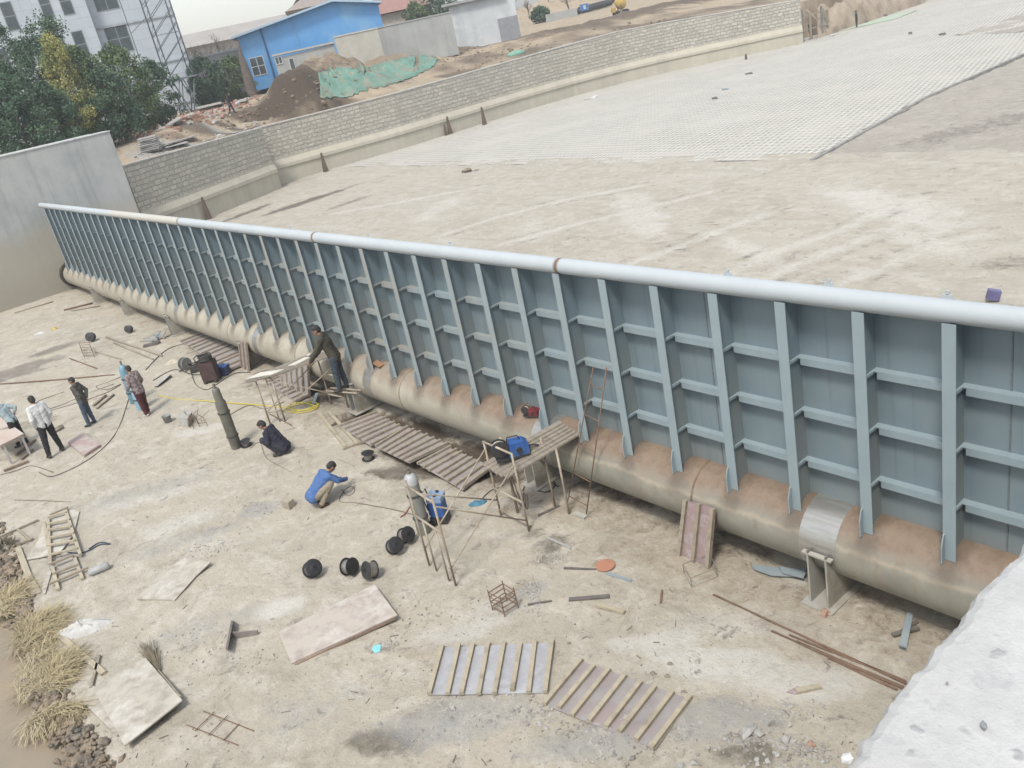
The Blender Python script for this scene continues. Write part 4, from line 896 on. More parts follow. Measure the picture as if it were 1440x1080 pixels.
# trestle by the blue wire feeder
a,b_,c,d=G(604,795),G(641,823),G(705,726),G(744,747)
ha=(hof(a,569,676)+hof(b_,606,700))/2; hc=(hof(c,681,620)+hof(d,720,637))/2
t=thing('scaffold','rusty tube scaffold with a plank deck reaching the pipe, carrying the blue wire feeder','scaffold',(a+b_+c+d)/4,0,'tube scaffolds along the pipe')
for g,h in ((a,ha),(b_,ha),(c,hc),(d,hc)): seg('post',g,up(g,1,h),.019,MSC,t)
for g,k,h,fr in ((a,b_,ha,(.94,.60)),(c,d,hc,(.99,.72,.38,.10))):
    for f in fr: seg('crossbar',up(g,f,h),up(k,f,h),.019,MSC,t)
seg('post',a.lerp(b_,.28),up(a.lerp(b_,.28),.6,ha),.016,MSC,t); seg('post',a.lerp(b_,.75),up(a.lerp(b_,.75),.6,ha),.016,MSC,t)
seg('post',c.lerp(d,.35)+V((-.1,.25,0)),up(c.lerp(d,.35)+V((-.1,.25,0)),1.0,hc),.026,M('timber upright',(.45,.39,.31),(.36,.31,.25)),t)
for p,q in ((up(a,.2,ha),up(c,.9,hc)),(up(b_,.2,ha),up(d,.86,hc)),(up(a,.86,ha),up(c,.22,hc)),(up(b_,.9,ha),up(d,.14,hc))): seg('brace',p,q,.013,MSC,t,6)
pf=[up(c,.745,hc),up(d,.745,hc)]; pb=[py_(787,592,-.05),py_(814,611,-.05)]
fd=(pf[0]-pb[0]).normalized()*.12
for i in range(6):
    s=(i+.5)/6; p=pf[0].lerp(pf[1],s)+fd*(1+.5*random.random()); q=pb[0].lerp(pb[1],s); mb=MB(); mb.bar(p,q,.135,.03); mb.build('plank',MPL,t,world=True)
for s in (.1,.9):
    p=pb[0].lerp(pb[1],s)-V((0,.25,.05)); seg('post',V((p.x,p.y-.25,fz(p.x))),p+V((0,-.25,.0)),.02,MSC,t)
DECK2=lambda u,w: pf[0].lerp(pf[1],w).lerp(pb[0].lerp(pb[1],w),u)+V((0,0,.016))
# chain hanging under the deck
mb=MB(); 
for j in range(3):
    p=up(c.lerp(d,.3+.15*j),.70,hc)+V((.1,.1,0)); q=up(c.lerp(d,.8+.06*j),.45,hc)+V((.1,.1,0)); pts=[p.lerp(q,s/8)-V((0,0,.5*math.sin(math.pi*s/8))) for s in range(9)]; mb.tube(pts,.009,5)
one('chain',mb,M('chain',(.12,.09,.07)),'dark slack chain loops hanging from the scaffold with the blue wire feeder','chain')
# deck where the worker leans
a,b_,c,d=G(380,596),G(401,592),G(466,568),G(490,573)
h1=(hof(a,360,530)+hof(b_,381,530))/2; h2=(hof(c,447,503)+hof(d,467,496))/2
t=thing('scaffold','rusty tube trestle with a plank deck holding white sheets, where a worker bends over','scaffold',(a+b_+c+d)/4,0,'tube scaffolds along the pipe')
for g,h in ((a,h1),(b_,h1),(c,h2),(d,h2)): seg('post',g,up(g,1,h),.022,MSC,t)
for g in (a.lerp(b_,.35),a.lerp(b_,.7)): seg('post',g+V((.05,.1,0)),up(g,1,h1)+V((.05,.1,0)),.014,MSC,t)
for g,k,h,fr in ((a,b_,h1,(.97,.25)),(c,d,h2,(.97,.62,.2))):
    for f in fr: seg('crossbar',up(g,f,h),up(k,f,h),.022,MSC,t)
for p,q in ((up(a,.25,h1),up(c,.9,h2)),(up(b_,.9,h1),up(d,.22,h2)),(up(b_,.2,h1),up(d,.85,h2))): seg('brace',p,q,.012,MSC,t,6)
e0,e1=up(a,1.02,h1),up(b_,1.02,h1); g0,g1=up(c,1.02,h2),up(d,1.02,h2); ex=(e0-g0).normalized()
dv=(e1-e0); e0=e0-dv*.25+ex*.3; e1=e1+dv*.35+ex*.3; dv=g1-g0; g0=g0-dv*.2-ex*.1; g1=g1+dv*.1-ex*.1
for i in range(6):
    s=(i+.5)/6; mb=MB(); mb.bar(e0.lerp(e1,s)+ex*random.uniform(-.15,.15),g0.lerp(g1,s),(e1-e0).length/6*.93,.03); mb.build('plank',MPL,t,world=True)
D1=lambda u,w:e0.lerp(e1,w).lerp(g0.lerp(g1,w),u)+V((0,0,.02))
DZ=(e0.z+g0.z)/2+.018
mb=MB(); P=[D1(.10,.0),D1(.30,-.05),D1(.36,.75),D1(.14,.95)]; mb.prism(P,(0,0,.015)); one('sheet',mb,M('white board',(.66,.64,.58),(.57,.55,.5)),'cream white sheet at the near end of the plank deck','sheet')
mb=MB(); P=[D1(.50,.45),D1(.78,.25),D1(.80,.45),D1(.52,.7)]; mb.prism(P,(0,0,.012)); one('sheet',mb,M('white board',(.66,.64,.58)),'narrow white strip on the plank deck close to the bending worker','sheet')
mb=MB(); p=D1(.82,.35); mb.rock(p+V((0,0,.05)),.09); one('rag',mb,M('white cloth',(.7,.68,.64)),'small white cloth on the deck under the bending worker hands','rag')
# thin rod ladder leaning on the gate
t=thing('rod_ladder','thin rusty rod ladder leaning on the gate right of the plank deck','ladder',G(823,726))
l0,r0=G(797,712),G(824,727); l1,r1=py_(836,508,-.02),py_(853,517,-.02)
lm=l0.lerp(l1,.47)
seg('rail',l0,l0.lerp(l1,.97),.009,RST,t,6); seg('rail',r0,r1,.011,RST,t,6)
for s in (.08,.25,.46,.66,.86): seg('rung',l0.lerp(l1,s),r0.lerp(r1,s),.009,RST,t,6)
mb=MB(); mb.bar(G(808,722,.03),G(824,728,.03),.10,.05); one('foot_block',mb,M('pale block',(.5,.48,.43)),'pale block under the foot of the rod ladder','block')
# blue machines
MBL=M('blue machine paint',(.035,.11,.36),(.05,.14,.40),5.,.45,c3=(.10,.16,.28)); MBLL=M('light blue panel',(.30,.42,.58),(.25,.36,.52),6.,.45); MDK=M('dark machine plastic',(.03,.03,.035),(.06,.055,.055),9.,.5); MRD=M('dull red paint',(.22,.035,.045),(.16,.03,.035),7.,.55); MMR=M('dark maroon casing',(.055,.032,.033),(.09,.055,.05),6.,.55)
def feeder(lab,loc,rz,s=1.,paint=MBL,open_=True):
    t=thing('wire_feeder',lab,'wire feeder',loc,rz,'wire feeders for welding')
    q=lambda mb,n,m,sm=False:mb.build(n,m,t,sm)
    bx=lambda c,d:MB().box([k*s for k in c],[k*s for k in d])
    q(bx((0,0,.035),(.50,.22,.03)),'base',MDK)
    mb=MB(); mb.prism([V((-.05*s,-.10*s,.05*s)),V((.25*s,-.10*s,.05*s)),V((.25*s,-.10*s,.20*s)),V((.18*s,-.10*s,.26*s)),V((-.02*s,-.10*s,.26*s))],(0,.20*s,0)); q(mb,'housing',paint)
    mb=MB(); mb.box((.10*s,-.106*s,.15*s),(.16*s,.012*s,.10*s)); q(mb,'side_cover',paint)
    mb=MB(); mb.lathe([(.045*s,0),(.04*s,.03*s),(.001,.03*s)],14,(.10*s,-.11*s,.15*s),Matrix.Rotation(R(90),3,'X')); q(mb,'motor_cap',MDK)
    ro=Matrix.Rotation(R(90),3,'X'); mb=MB(); z=-.06; mb.lathe([(.03*s,-.06*s),(.13*s,-.06*s),(.135*s,-.05*s),(.08*s,-.045*s),(.08*s,.045*s),(.135*s,.05*s),(.13*s,.06*s),(.03*s,.06*s)],22,(-.17*s,0,.19*s),ro); q(mb,'wire_drum',MDK)
    mb=MB(); mb.lathe([(.085*s,-.04*s),(.11*s,-.04*s),(.11*s,.04*s),(.085*s,.04*s)],22,(-.17*s,0,.19*s),ro); q(mb,'winding',M('pale winding',(.5,.46,.40),None,9.,.4))
    mb=MB(); pts=[(-.05*s,0,.25*s),(-.03*s,0,.33*s),(.12*s,0,.33*s),(.15*s,0,.25*s)]; mb.tube(pts,.011*s,8); q(mb,'handle',MDK)
    mb=MB(); mb.tube([(.25*s,0,.12*s),(.33*s,0,.12*s),(.40*s,0,.09*s)],.014*s,8); q(mb,'torch_outlet',MDK)
    return t
feeder('blue wire feeder with a pale drum sitting on the plank deck by the pipe',DECK2(.20,.42),R(60),1.15)
p=py_(749,583,.12); p.z=PC.z+math.sqrt(PR**2-(.12-PC.y)**2)+.0; feeder('dull red wire feeder perched on top of the pipe against the gate',p-V((0,.02,.0)),R(20),.62,MRD)
# upright blue unit by the grey cylinder
g=G(621,733); t=thing('welding_unit','upright blue and dark wheeled welding unit behind the grey gas cylinder','welding machine',g,R(35))
MB().box((0,0,.30),(.26,.22,.30)).build('casing',MBL,t); mb=MB(); mb.prism([V((-.14,-.12,.45)),V((.14,-.12,.45)),V((.15,-.12,.55)),V((-.12,-.12,.58))],(0,.24,0)); mb.build('top_panel',MBLL,t)
MB().box((.0,0,.09),(.3,.24,.12)).build('tray',MDK,t)
for s in (-1,1): 
    mb=MB(); mb.lathe([(.03,-.02),(.065,-.02),(.07,0),(.065,.02),(.03,.02)],16,(-.10,s*.14,.07),Matrix.Rotation(R(90),3,'X')); mb.build('wheel',MDK,t)
mb=MB(); mb.tube([(-.15,-.1,.3),(-.2,-.1,.62),(-.2,.1,.62),(-.15,.1,.3)],.012,8); mb.build('handle',MDK,t)
for y in (-.07,.07): 
    mb=MB(); mb.lathe([(.03,0),(.028,.03),(.001,.03)],12,(.03,y,.565)); mb.build('knob',MDK,t)
MB().box((-.145,0,.3),(.02,.18,.22)).build('vent_panel',MMR,t)
# welding machine group near the far pedestals
g=G(300,536); t=thing('welding_machine','dark maroon welding machine on small wheels with a cable coil on top','welding machine',g,R(50))
mb=MB(); mb.box((0,0,.36),(.44,.34,.56)); mb.build('casing',MMR,t); MB().box((.225,0,.42),(.015,.26,.30)).build('front_panel',MDK,t)
for i in range(4):
    mb=MB(); mb.lathe([(.02,-.02),(.055,-.02),(.055,.02),(.02,.02)],12,((-1)**i*.15,(.18 if i<2 else -.18),.055),Matrix.Rotation(R(90),3,'X')); mb.build('wheel',MDK,t)
mb=MB(); mb.tube([(-.2,-.15,.6),(-.26,-.15,.82),(-.26,.15,.82),(-.2,.15,.6)],.016,8); mb.build('handle',MDK,t)
def coil(name,lab,c,r,turns,rr,mat,rz=None,hh=.02):
    mb=MB(); pts=[]
    for i in range(turns*18):
        a=i/18*6.283; pts.append(c+V((r*(1+.1*math.sin(i*.37))*math.cos(a),r*(1+.1*math.sin(i*.53))*math.sin(a),hh*i/18+.02*math.sin(i*.9)+.02)))
    mb.tube(pts,rr,5); return one(name,mb,mat,lab,'cable coil',smooth=True)
coil('cable_coil','thick dark cable coil heaped on the maroon welding machine',V((g.x,g.y,g.z+.64)),.17,7,.022,CBK,None,.025)
coil('cable_coil','dark cable coil piled on the floor left of the maroon welding machine',G(280,520),.24,7,.022,CBK,None,.03)
g=G(263,520); t=thing('cable_reel','grey reel with a thick rim standing left of the dark cable coils','cable reel',g,R(20)); ro=Matrix.Rotation(R(90),3,'Y')
mb=MB(); mb.lathe([(.05,-.09),(.19,-.09),(.2,-.07),(.12,-.06),(.12,.06),(.2,.07),(.19,.09),(.05,.09)],22,(0,0,.2),ro); autosmooth(mb.build('drum',M('grey reel',(.2,.21,.2),(.28,.28,.26)),t),40); mb=MB(); mb.lathe([(.03,-.14),(.03,.14)],10,(0,0,.2),ro); mb.build('axle',STD,t); mb=MB(); mb.bar((-.12,-.2,.02),(-.12,.2,.02),.03); mb.bar((.12,-.2,.02),(.12,.2,.02),.03); mb.build('stand',STD,t)
g=G(316,527); t=thing('toolbox','dark blue box with a carrying handle right of the maroon welding machine','toolbox',g,R(40)); MB().box((0,0,.14),(.34,.24,.26)).build('box',M('navy box',(.03,.045,.12),(.05,.06,.13),9.,.5),t); MB().box((0,0,.285),(.36,.26,.03)).build('lid',MBL,t); mb=MB(); mb.tube([(-.1,0,.3),(-.08,0,.36),(.08,0,.36),(.1,0,.3)],.01,6); mb.build('handle',MDK,t)
mb=MB(); p=py_(543,520,.12); p.z=PC.z+math.sqrt(PR**2-(.12-PC.y)**2); mb.box(p+V((-.35,0,.07)),(.42,.16,.03),Matrix.Rotation(R(12),3,'Y')); one('carton',mb,M('brown carton',(.38,.22,.13),(.30,.17,.10),6.),'brown flattened carton on the pipe against the gate left of centre','carton')
mb=MB(); g=G(222,478); mb.rock(g+V((0,0,.08)),.14); 
for i in range(10): mb.bar(g+V((random.gauss(0,.15),random.gauss(0,.15),.05)),g+V((random.gauss(0,.25),random.gauss(0,.25),.18)),.03)
one('scrap_pile',mb,STB,'small pile of grey metal scrap near the far end of the pipe','scrap')
mb=MB(); g=G(213,486); mb.box(g+V((0,0,.05)),(.5,.16,.08),Matrix.Rotation(R(60),3,'Z')); mb.box(g+V((.1,.2,.05)),(.18,.14,.1),Matrix.Rotation(R(20),3,'Z')); one('scrap',mb,STD,'dark low lump of tools beside the brown timber bar','tools')
g=G(240,529); mb=MB(); mb.hexa([G(217,543),G(221,543),G(240,527),G(236,526)],[G(217,543,.05),G(221,543,.05),G(240,527,.1),G(236,526,.1)]); one('scrap',mb,M('pale tool',(.5,.5,.48)),'pale tapered metal piece left of the maroon machine','scrap')
# site table at the left edge
t=thing('site_table','makeshift trestle table with a pinkish board top at the left picture edge','table',G(2,655))
zt=hof(G(18,655),7,628); g1,g2=G(18,655),G(-10,625)
W=[pz(x,y,fz(18)+zt) for x,y in [(0,628),(34,611),(-6,583),(-50,600)]]
mb=MB(); mb.prism(W,(0,0,.03)); mb.build('tabletop',M('pinkish board',(.52,.40,.34),(.58,.51,.45),2.,.8),t,world=True)
mb=MB(); mb.bar(W[0]+V((0,0,-.05)),W[1]+V((0,0,-.05)),.05,.07); mb.build('edge_rail',WB,t,world=True)
for i,f in enumerate((.12,.88)):
    p=W[0].lerp(W[1],f); mb=MB(); mb.bar(V((p.x,p.y,fz(p.x))),p+V((0,0,-.03)),.055,.055); mb.build('leg',M('pale leg',(.5,.48,.46)),t,world=True)
    p=W[3].lerp(W[2],f); mb=MB(); mb.bar(V((p.x,p.y,fz(p.x))),p+V((0,0,-.03)),.055,.055); mb.build('leg',M('pale leg',(.5,.48,.46)),t,world=True)
for i,(a_,b_) in enumerate([((22,640),(50,618)),((30,646),(46,632)),((5,662),(40,648))]):
    mb=MB(); mb.bar(G(*a_,.04),G(*b_,.04),.06,.05); one('plank',mb,BRN,['brown timber under the table, right end','brown timber under the table, middle','brown timber in front of the table leg'][i],'plank')
# angle bar pale by the deck
mb=MB(); mb.bar(G(441,568,.0),G(446,553,.12),.09,.03); one('steel_plate',mb,STB,'pale blue steel flat propped by the foot of the standing slatted panel','steel plate')
# ================================================================ people
def rc(bm,p0,r0,p1,r1,n=12):
    p0=V(p0);p1=V(p1)
    for p,r in ((p0,r0),(p1,r1)): bm.ball(p,r,n,8)
    d=p1-p0; L=d.length
    if L<1e-4: return
    bm.lathe([(r0,-L/2),(r1,L/2)],n,(p0+p1)/2,d.to_track_quat('Z','Y').to_matrix())
def el(bm,c,r,rot=None,n=16): bm.ball(c,r,n,10,rot)
def fuse(bm,name,mat,parent,vox,sm=6,folds=0):
    me=bpy.data.meshes.new('tmp'); me.from_pydata(bm.v,[],bm.f); me.update(); o=bpy.data.objects.new('tmp',me); COL.objects.link(o)
    m=o.modifiers.new('r','REMESH'); m.mode='VOXEL'; m.voxel_size=vox; m.use_smooth_shade=True
    s=o.modifiers.new('s','SMOOTH'); s.factor=.5; s.iterations=sm
    dg=bpy.context.evaluated_depsgraph_get(); ev=o.evaluated_get(dg); m2=bpy.data.meshes.new_from_object(ev); m2.name=name
    bpy.data.objects.remove(o); bpy.data.meshes.remove(me)
    if folds:
        co=np.empty(len(m2.vertices)*3); m2.vertices.foreach_get('co',co); no=np.empty_like(co); m2.vertices.foreach_get('normal',no); co=co.reshape(-1,3); no=no.reshape(-1,3)
        d=np.array([noise.noise(V((x*9,y*9,z*22+x*12)))*.6+noise.noise(V((x*24,y*24,z*34)))*.4 for x,y,z in co])*folds; m2.vertices.foreach_set('co',(co+no*d[:,None]).ravel())
    m2.materials.clear(); m2.materials.append(mat); m2.polygons.foreach_set('use_smooth',[True]*len(m2.polygons))
    q=bpy.data.objects.new(name,m2); COL.objects.link(q); q.parent=parent; return q
SKIN=M('tanned skin',(.36,.215,.145),(.31,.18,.12),12.,.55); HAIR=M('black hair',(.018,.016,.015),(.035,.03,.028),30.,.6,bump=.5); EYE=M('dark eye',(.02,.018,.016),None,5.,.3); SHO=M('dark shoe',(.03,.03,.032),(.06,.055,.05),9.,.6)
def cloth(name,c,c2=None,sc=7.): return M(name,c,c2 or tuple(k*.75 for k in c),sc,.9,bump=.35,bscale=9)
def person(lab,loc,rz,H,J,top,bot,shoe=SHO,detail=1.,group='people on the site',collar=None,belt=None,bare=()):
    """J: joints in a 1.70 m body, x forward, y left"""
    k=H/1.70; t=thing('person',lab,'person',loc,rz,group)
    P={n:V(v)*k for n,v in J.items() if isinstance(v,tuple) or isinstance(v,Vector)}; r=lambda x:x*k
    vb=.0075 if detail>=1 else .014; vc=.011 if detail>=1 else .02
    up_=(P['neck']-P['pelvis']).normalized(); hd=(P['head']-P['neck']).normalized()
    look=V(J.get('look',(1,0,0))).normalized(); side=hd.cross(look).normalized(); look=side.cross(hd).normalized()
    hrot=Matrix((look,side,hd)).transposed()
    sL,sR=P['shL'],P['shR']; ch=P['chest']; wa=P['waist']; pe=P['pelvis']
    sdir=(sL-sR).normalized(); hdir=(P['hipL']-P['hipR']).normalized()
    def torso(bm,e):
        for s,sh,hp in ((1,sL,P['hipL']),(-1,sR,P['hipR'])):
            c=ch+sdir*s*r(.075); w=wa+(sdir+hdir).normalized()*s*r(.06); h=pe+hdir*s*r(.065)
            rc(bm,c,r(.105)+e,w,r(.098)+e); rc(bm,w,r(.098)+e,h,r(.105)+e); rc(bm,sh,r(.06)+e,c+up_*r(.02),r(.095)+e); rc(bm,sh,r(.055)+e,P['neck']-up_*r(.02),r(.055)+e)
        rc(bm,P['neck']-up_*r(.03),r(.062)+e,ch,r(.09)+e)
    def arm(bm,s,e,endf=1.):
        sh,elb,wr=P['sh'+s],P['el'+s],P['wr'+s]; rc(bm,sh,r(.056)+e,elb,r(.043)+e); rc(bm,elb,r(.043)+e,elb.lerp(wr,endf),r(.043-.014*endf)+e)
    def leg(bm,s,e,endf=1.):
        hp,kn,an=P['hip'+s],P['kn'+s],P['an'+s]; rc(bm,hp,r(.088)+e,kn,r(.060)+e); rc(bm,kn,r(.058)+e,kn.lerp(an,.35),r(.056)+e); rc(bm,kn.lerp(an,.35),r(.056)+e,kn.lerp(an,endf),r(.040)+e)
    # body, one continuous surface
    bm=MB(); torso(bm,-.012)
    hc=P['head']; rc(bm,P['neck']-up_*r(.02),r(.056),hc-hd*r(.05),r(.052)); q=lambda x,y,z:hc+look*r(x)+side*r(y)+hd*r(z)
    el(bm,q(-.008,0,.02),(r(.095),r(.077),r(.098)),hrot); el(bm,q(.025,0,-.045),(r(.066),r(.056),r(.068)),hrot); el(bm,q(.05,0,-.085),(r(.03),r(.032),r(.024)),hrot)
    el(bm,q(.088,0,-.015),(r(.02),r(.013),r(.026)),hrot); el(bm,q(.078,0,-.058),(r(.012),r(.024),r(.008)),hrot)
    for s in (-1,1): el(bm,q(-.01,s*.078,-.005),(r(.02),r(.011),r(.032)),hrot)
    for s in 'LR':
        arm(bm,s,-.012 if s not in bare else 0); leg(bm,s,-.014)
        wr,elb=P['wr'+s],P['el'+s]; d=(wr-elb).normalized(); pd=V(J.get('palm'+s,(0,-1 if s=='L' else 1,-.2))).normalized(); sd=d.cross(pd)
        if sd.length<.1: sd=d.cross(V((1,0,0)))
        sd.normalize(); pn=sd.cross(d).normalized()
        if pn.dot(pd)<0: pn=-pn
        rc(bm,wr,r(.026),wr+d*r(.045),r(.027))
        for o_ in (-.026,-.009,.009,.026): rc(bm,wr+d*r(.03)+sd*r(o_*.8),r(.016),wr+d*r(.085)+sd*r(o_),r(.0135))
        for i,o_ in enumerate((-.028,-.0095,.0095,.028)):
            L=(.060,.072,.068,.052)[i]; k0=wr+d*r(.088)+sd*r(o_*1.08); k1=k0+(d*.85+pn*.5).normalized()*r(L*.55)+sd*r(o_*.10); k2=k1+(d*.45+pn*.9).normalized()*r(L*.5)
            rc(bm,k0,r(.0105),k1,r(.0095),8); rc(bm,k1,r(.0095),k2,r(.008),8)
        tb=-1 if s=='L' else 1
        u0=wr+d*r(.025)+sd*r(.026*tb); u1=u0+(d*.6+sd*tb*.75+pn*.25).normalized()*r(.042); u2=u1+(d*.85+pn*.45).normalized()*r(.034)
        rc(bm,u0,r(.014),u1,r(.0115),8); rc(bm,u1,r(.0115),u2,r(.009),8)
        an=P['an'+s]; td=V(J.get('toe'+s,(1,0,-.12))).normalized(); rc(bm,an-V((0,0,r(.035))),r(.036),an+td*r(.14)-V((0,0,r(.045))),r(.026))
    body=fuse(bm,'body',SKIN,t,vb,4)
    for s in (-1,1):
        mb=MB(); mb.ball(q(.083,s*.031,.012),(r(.010),r(.015),r(.008)),10,6,hrot); mb.build('eye',EYE,t,True)
    # hair
    bm=MB(); el(bm,q(-.022,0,.040),(r(.097),r(.084),r(.092)),hrot); el(bm,q(-.05,0,-.005),(r(.066),r(.078),r(.075)),hrot); el(bm,q(.03,0,.085),(r(.05),r(.056),r(.032)),hrot)
    fuse(bm,'hair',HAIR,t,vc,2)
    # clothes
    bm=MB(); torso(bm,r(.020))
    for s in 'LR': arm(bm,s,r(.020),.45 if s in bare else .96)
    if J.get('long',1): rc(bm,pe+hdir*r(.07)-up_*r(.05),r(.124),pe-hdir*r(.07)-up_*r(.05),r(.124))
    fuse(bm,'jacket' if J.get('long',1) else 'shirt',top,t,vc,4,.013)
    bm=MB(); rc(bm,pe+hdir*r(.06),r(.116),pe-hdir*r(.06),r(.116))
    for s in 'LR': leg(bm,s,r(.020),.97)
    fuse(bm,'trousers',bot,t,vc,4,.013)
    for s in 'LR':
        bm=MB(); an=P['an'+s]; td=V(J.get('toe'+s,(1,0,-.12))).normalized(); rc(bm,an-V((0,0,r(.03)))-td*r(.03),r(.046),an+td*r(.14)-V((0,0,r(.043))),r(.036)); rc(bm,an,r(.047),an-V((0,0,r(.04))),r(.047)); fuse(bm,'shoe',shoe,t,vc,3)
    return t
def stand(lean=0,elL=None,wrL=None,elR=None,wrR=None,feet=((0,.11),(0,-.11)),knee=.02,pel=.90,look=(1,0,-.15),headf=.03,**k):
    l=R(lean); f=lambda x,y,z:(x*math.cos(l)+(z-pel)*math.sin(l),y,pel+(z-pel)*math.cos(l)-x*math.sin(l))
    J=dict(pelvis=(0,0,pel),waist=f(0,0,pel+.17),chest=f(.0,0,pel+.36),neck=f(0,0,pel+.54),head=f(headf,0,pel+.685),shL=f(0,.175,pel+.49),shR=f(0,-.175,pel+.49),hipL=(0,.09,pel-.02),hipR=(0,-.09,pel-.02))
    aL=elL or (-.03,.23,pel+.20); bL=wrL or (.05,.25,pel-.04); aR=elR or (-.03,-.23,pel+.20); bR=wrR or (.05,-.25,pel-.04)
    J.update(elL=f(*aL),wrL=f(*bL),elR=f(*aR),wrR=f(*bR))
    for s,(fx,fy) in zip('LR',feet): 
        sg=1 if s=='L' else -1; J['kn'+s]=(fx*.5+knee,(fy+.09*sg)/2,.47); J['an'+s]=(fx,fy,.085)
    J['look']=look; J.update(k); return J
def squat(lean=45,pel=.27,wrL=(.45,.16,.38),wrR=(.45,-.16,.38),elL=(.28,.26,.50),elR=(.28,-.26,.50),look=(1,0,-.5),**k):
    J=stand(lean,pel=pel); sh=J['shL']
    J.update(elL=elL,elR=elR,wrL=wrL,wrR=wrR,knL=(.36,.20,.48),knR=(.36,-.20,.46),anL=(.10,.15,.085),anR=(.06,-.15,.085),look=look); J.update(k); return J
def place(px): p=G(*px); return V((p.x,p.y,fz(p.x)))
HH=lambda px,tp: hof(place(px),*tp)
person('man in a light blue short sleeved shirt leaning over the table at the left edge',place((33,626)),R(225),1.44,stand(22,elL=(.20,.26,1.12),wrL=(.42,.18,.98),elR=(-.16,-.30,1.16),wrR=(-.03,-.20,.98),feet=((.05,.13),(-.05,-.13)),look=(1,0,-.6),long=0),cloth('light blue shirt',(.34,.43,.46),(.40,.48,.50)),cloth('black trousers',(.022,.022,.026)),bare='LR')
person('man in a white shirt and black trousers standing with feet apart, back turned',place((81,639)),R(195),HH((81,639),(42,561))*1.03,stand(4,elL=(-.08,.25,1.12),wrL=(.06,.20,.90),elR=(-.04,-.25,1.12),wrR=(.10,-.17,.93),feet=((-.02,.21),(.06,-.19)),long=0),cloth('white shirt',(.66,.67,.65),(.60,.61,.60)),cloth('black trousers',(.022,.022,.026)))
person('man in a dark grey jacket and blue jeans standing with hands behind him',place((130,597)),R(232),HH((130,597),(103,530))*1.0,stand(3,elL=(-.14,.25,1.12),wrL=(-.15,.06,.90),elR=(-.14,-.25,1.12),wrR=(-.15,-.05,.92),feet=((.05,.10),(-.04,-.12)),look=(1,.1,-.3)),cloth('dark grey jacket',(.075,.07,.06),(.10,.095,.085)),cloth('blue jeans',(.05,.085,.13),(.08,.115,.16)))
def check():
    b=NB('checked jacket'); o=b.new('ShaderNodeTexChecker'); o.inputs['Scale'].default_value=16; o.inputs['Color1'].default_value=(.20,.155,.16,1); o.inputs['Color2'].default_value=(.33,.27,.265,1); b.lk(b.tc.outputs['Object'],o.inputs['Vector']); b.bump(b.noise(9,4,.6),.3,.02); return b.done(o.outputs['Color'],.9)
person('man in a checked brown jacket and maroon trousers standing by the blue gas cylinders',place((209,584)),R(205),HH((209,584),(185,513)),stand(5,elL=(.02,.25,1.11),wrL=(.20,.20,1.0),elR=(.0,-.25,1.11),wrR=(.14,-.2,.96),feet=((-.05,.09),(.08,-.10)),look=(1,0,-.3)),check(),cloth('maroon trousers',(.10,.025,.03)),M('pale trainers',(.55,.53,.5)))
person('man in a navy jacket crouching on the open floor',place((402,636)),R(222),1.60,squat(30,.20,wrL=(.40,.05,.40),wrR=(.42,-.05,.38),elL=(.22,.26,.42),elR=(.24,-.26,.42),look=(1,0,-.35)),cloth('navy jacket',(.018,.02,.04),(.03,.032,.05)),cloth('charcoal trousers',(.04,.042,.055)))
person('man in a blue shirt and khaki trousers squatting over a small grinder',place((446,713)),R(88),1.56,squat(52,.30,wrL=(.66,.12,.33),wrR=(.74,-.10,.34),elL=(.50,.24,.46),elR=(.52,-.24,.46),look=(1,0,-.7),long=1),cloth('blue work shirt',(.055,.13,.33),(.09,.17,.36)),cloth('khaki trousers',(.36,.31,.235)),M('brown shoe',(.12,.06,.04)))
g=G(479,692); t=thing('angle_grinder','small pale angle grinder held low by the squatting man in blue','grinder',g+V((0,0,.22)),R(60)); mb=MB(); mb.tube([(-.14,0,.05),(.06,0,.05)],.03,10); mb.build('body',M('grinder grey',(.4,.4,.38)),t); mb=MB(); mb.lathe([(.06,-.01),(.06,.0),(.001,.0)],16,(.1,0,.02)); mb.build('disc',STD,t); mb=MB(); mb.tube([(.06,0,.05),(.11,0,.05),(.11,0,.02)],.025,8); mb.build('head',STD,t)
fp=py_(484,548,-.42)
person('worker in a dark olive jacket bending over the plank deck beside the gate',fp,R(228),1.72,stand(17,elL=(.26,.25,1.16),wrL=(.50,.16,1.02),elR=(.22,-.25,1.14),wrR=(.46,-.16,1.02),feet=((.06,.11),(-.06,-.11)),pel=.88,look=(1,0,-.9)),cloth('olive jacket',(.05,.046,.035),(.075,.068,.05)),cloth('dusty jeans',(.055,.075,.10)))
seg('foot_rail',fp+V((-.5,-.1,-.012)),fp+V((.45,.2,-.012)),.02,MSC,[o for o in COL.objects if o.name.startswith('scaffold') and o.parent is None and 'trestle' in o.get('label','')][0])
seg('foot_rail',fp+V((-.45,-.25,-.012)),fp+V((.5,.05,-.012)),.02,MSC,[o for o in COL.objects if o.name.startswith('scaffold') and o.parent is None and 'trestle' in o.get('label','')][0])
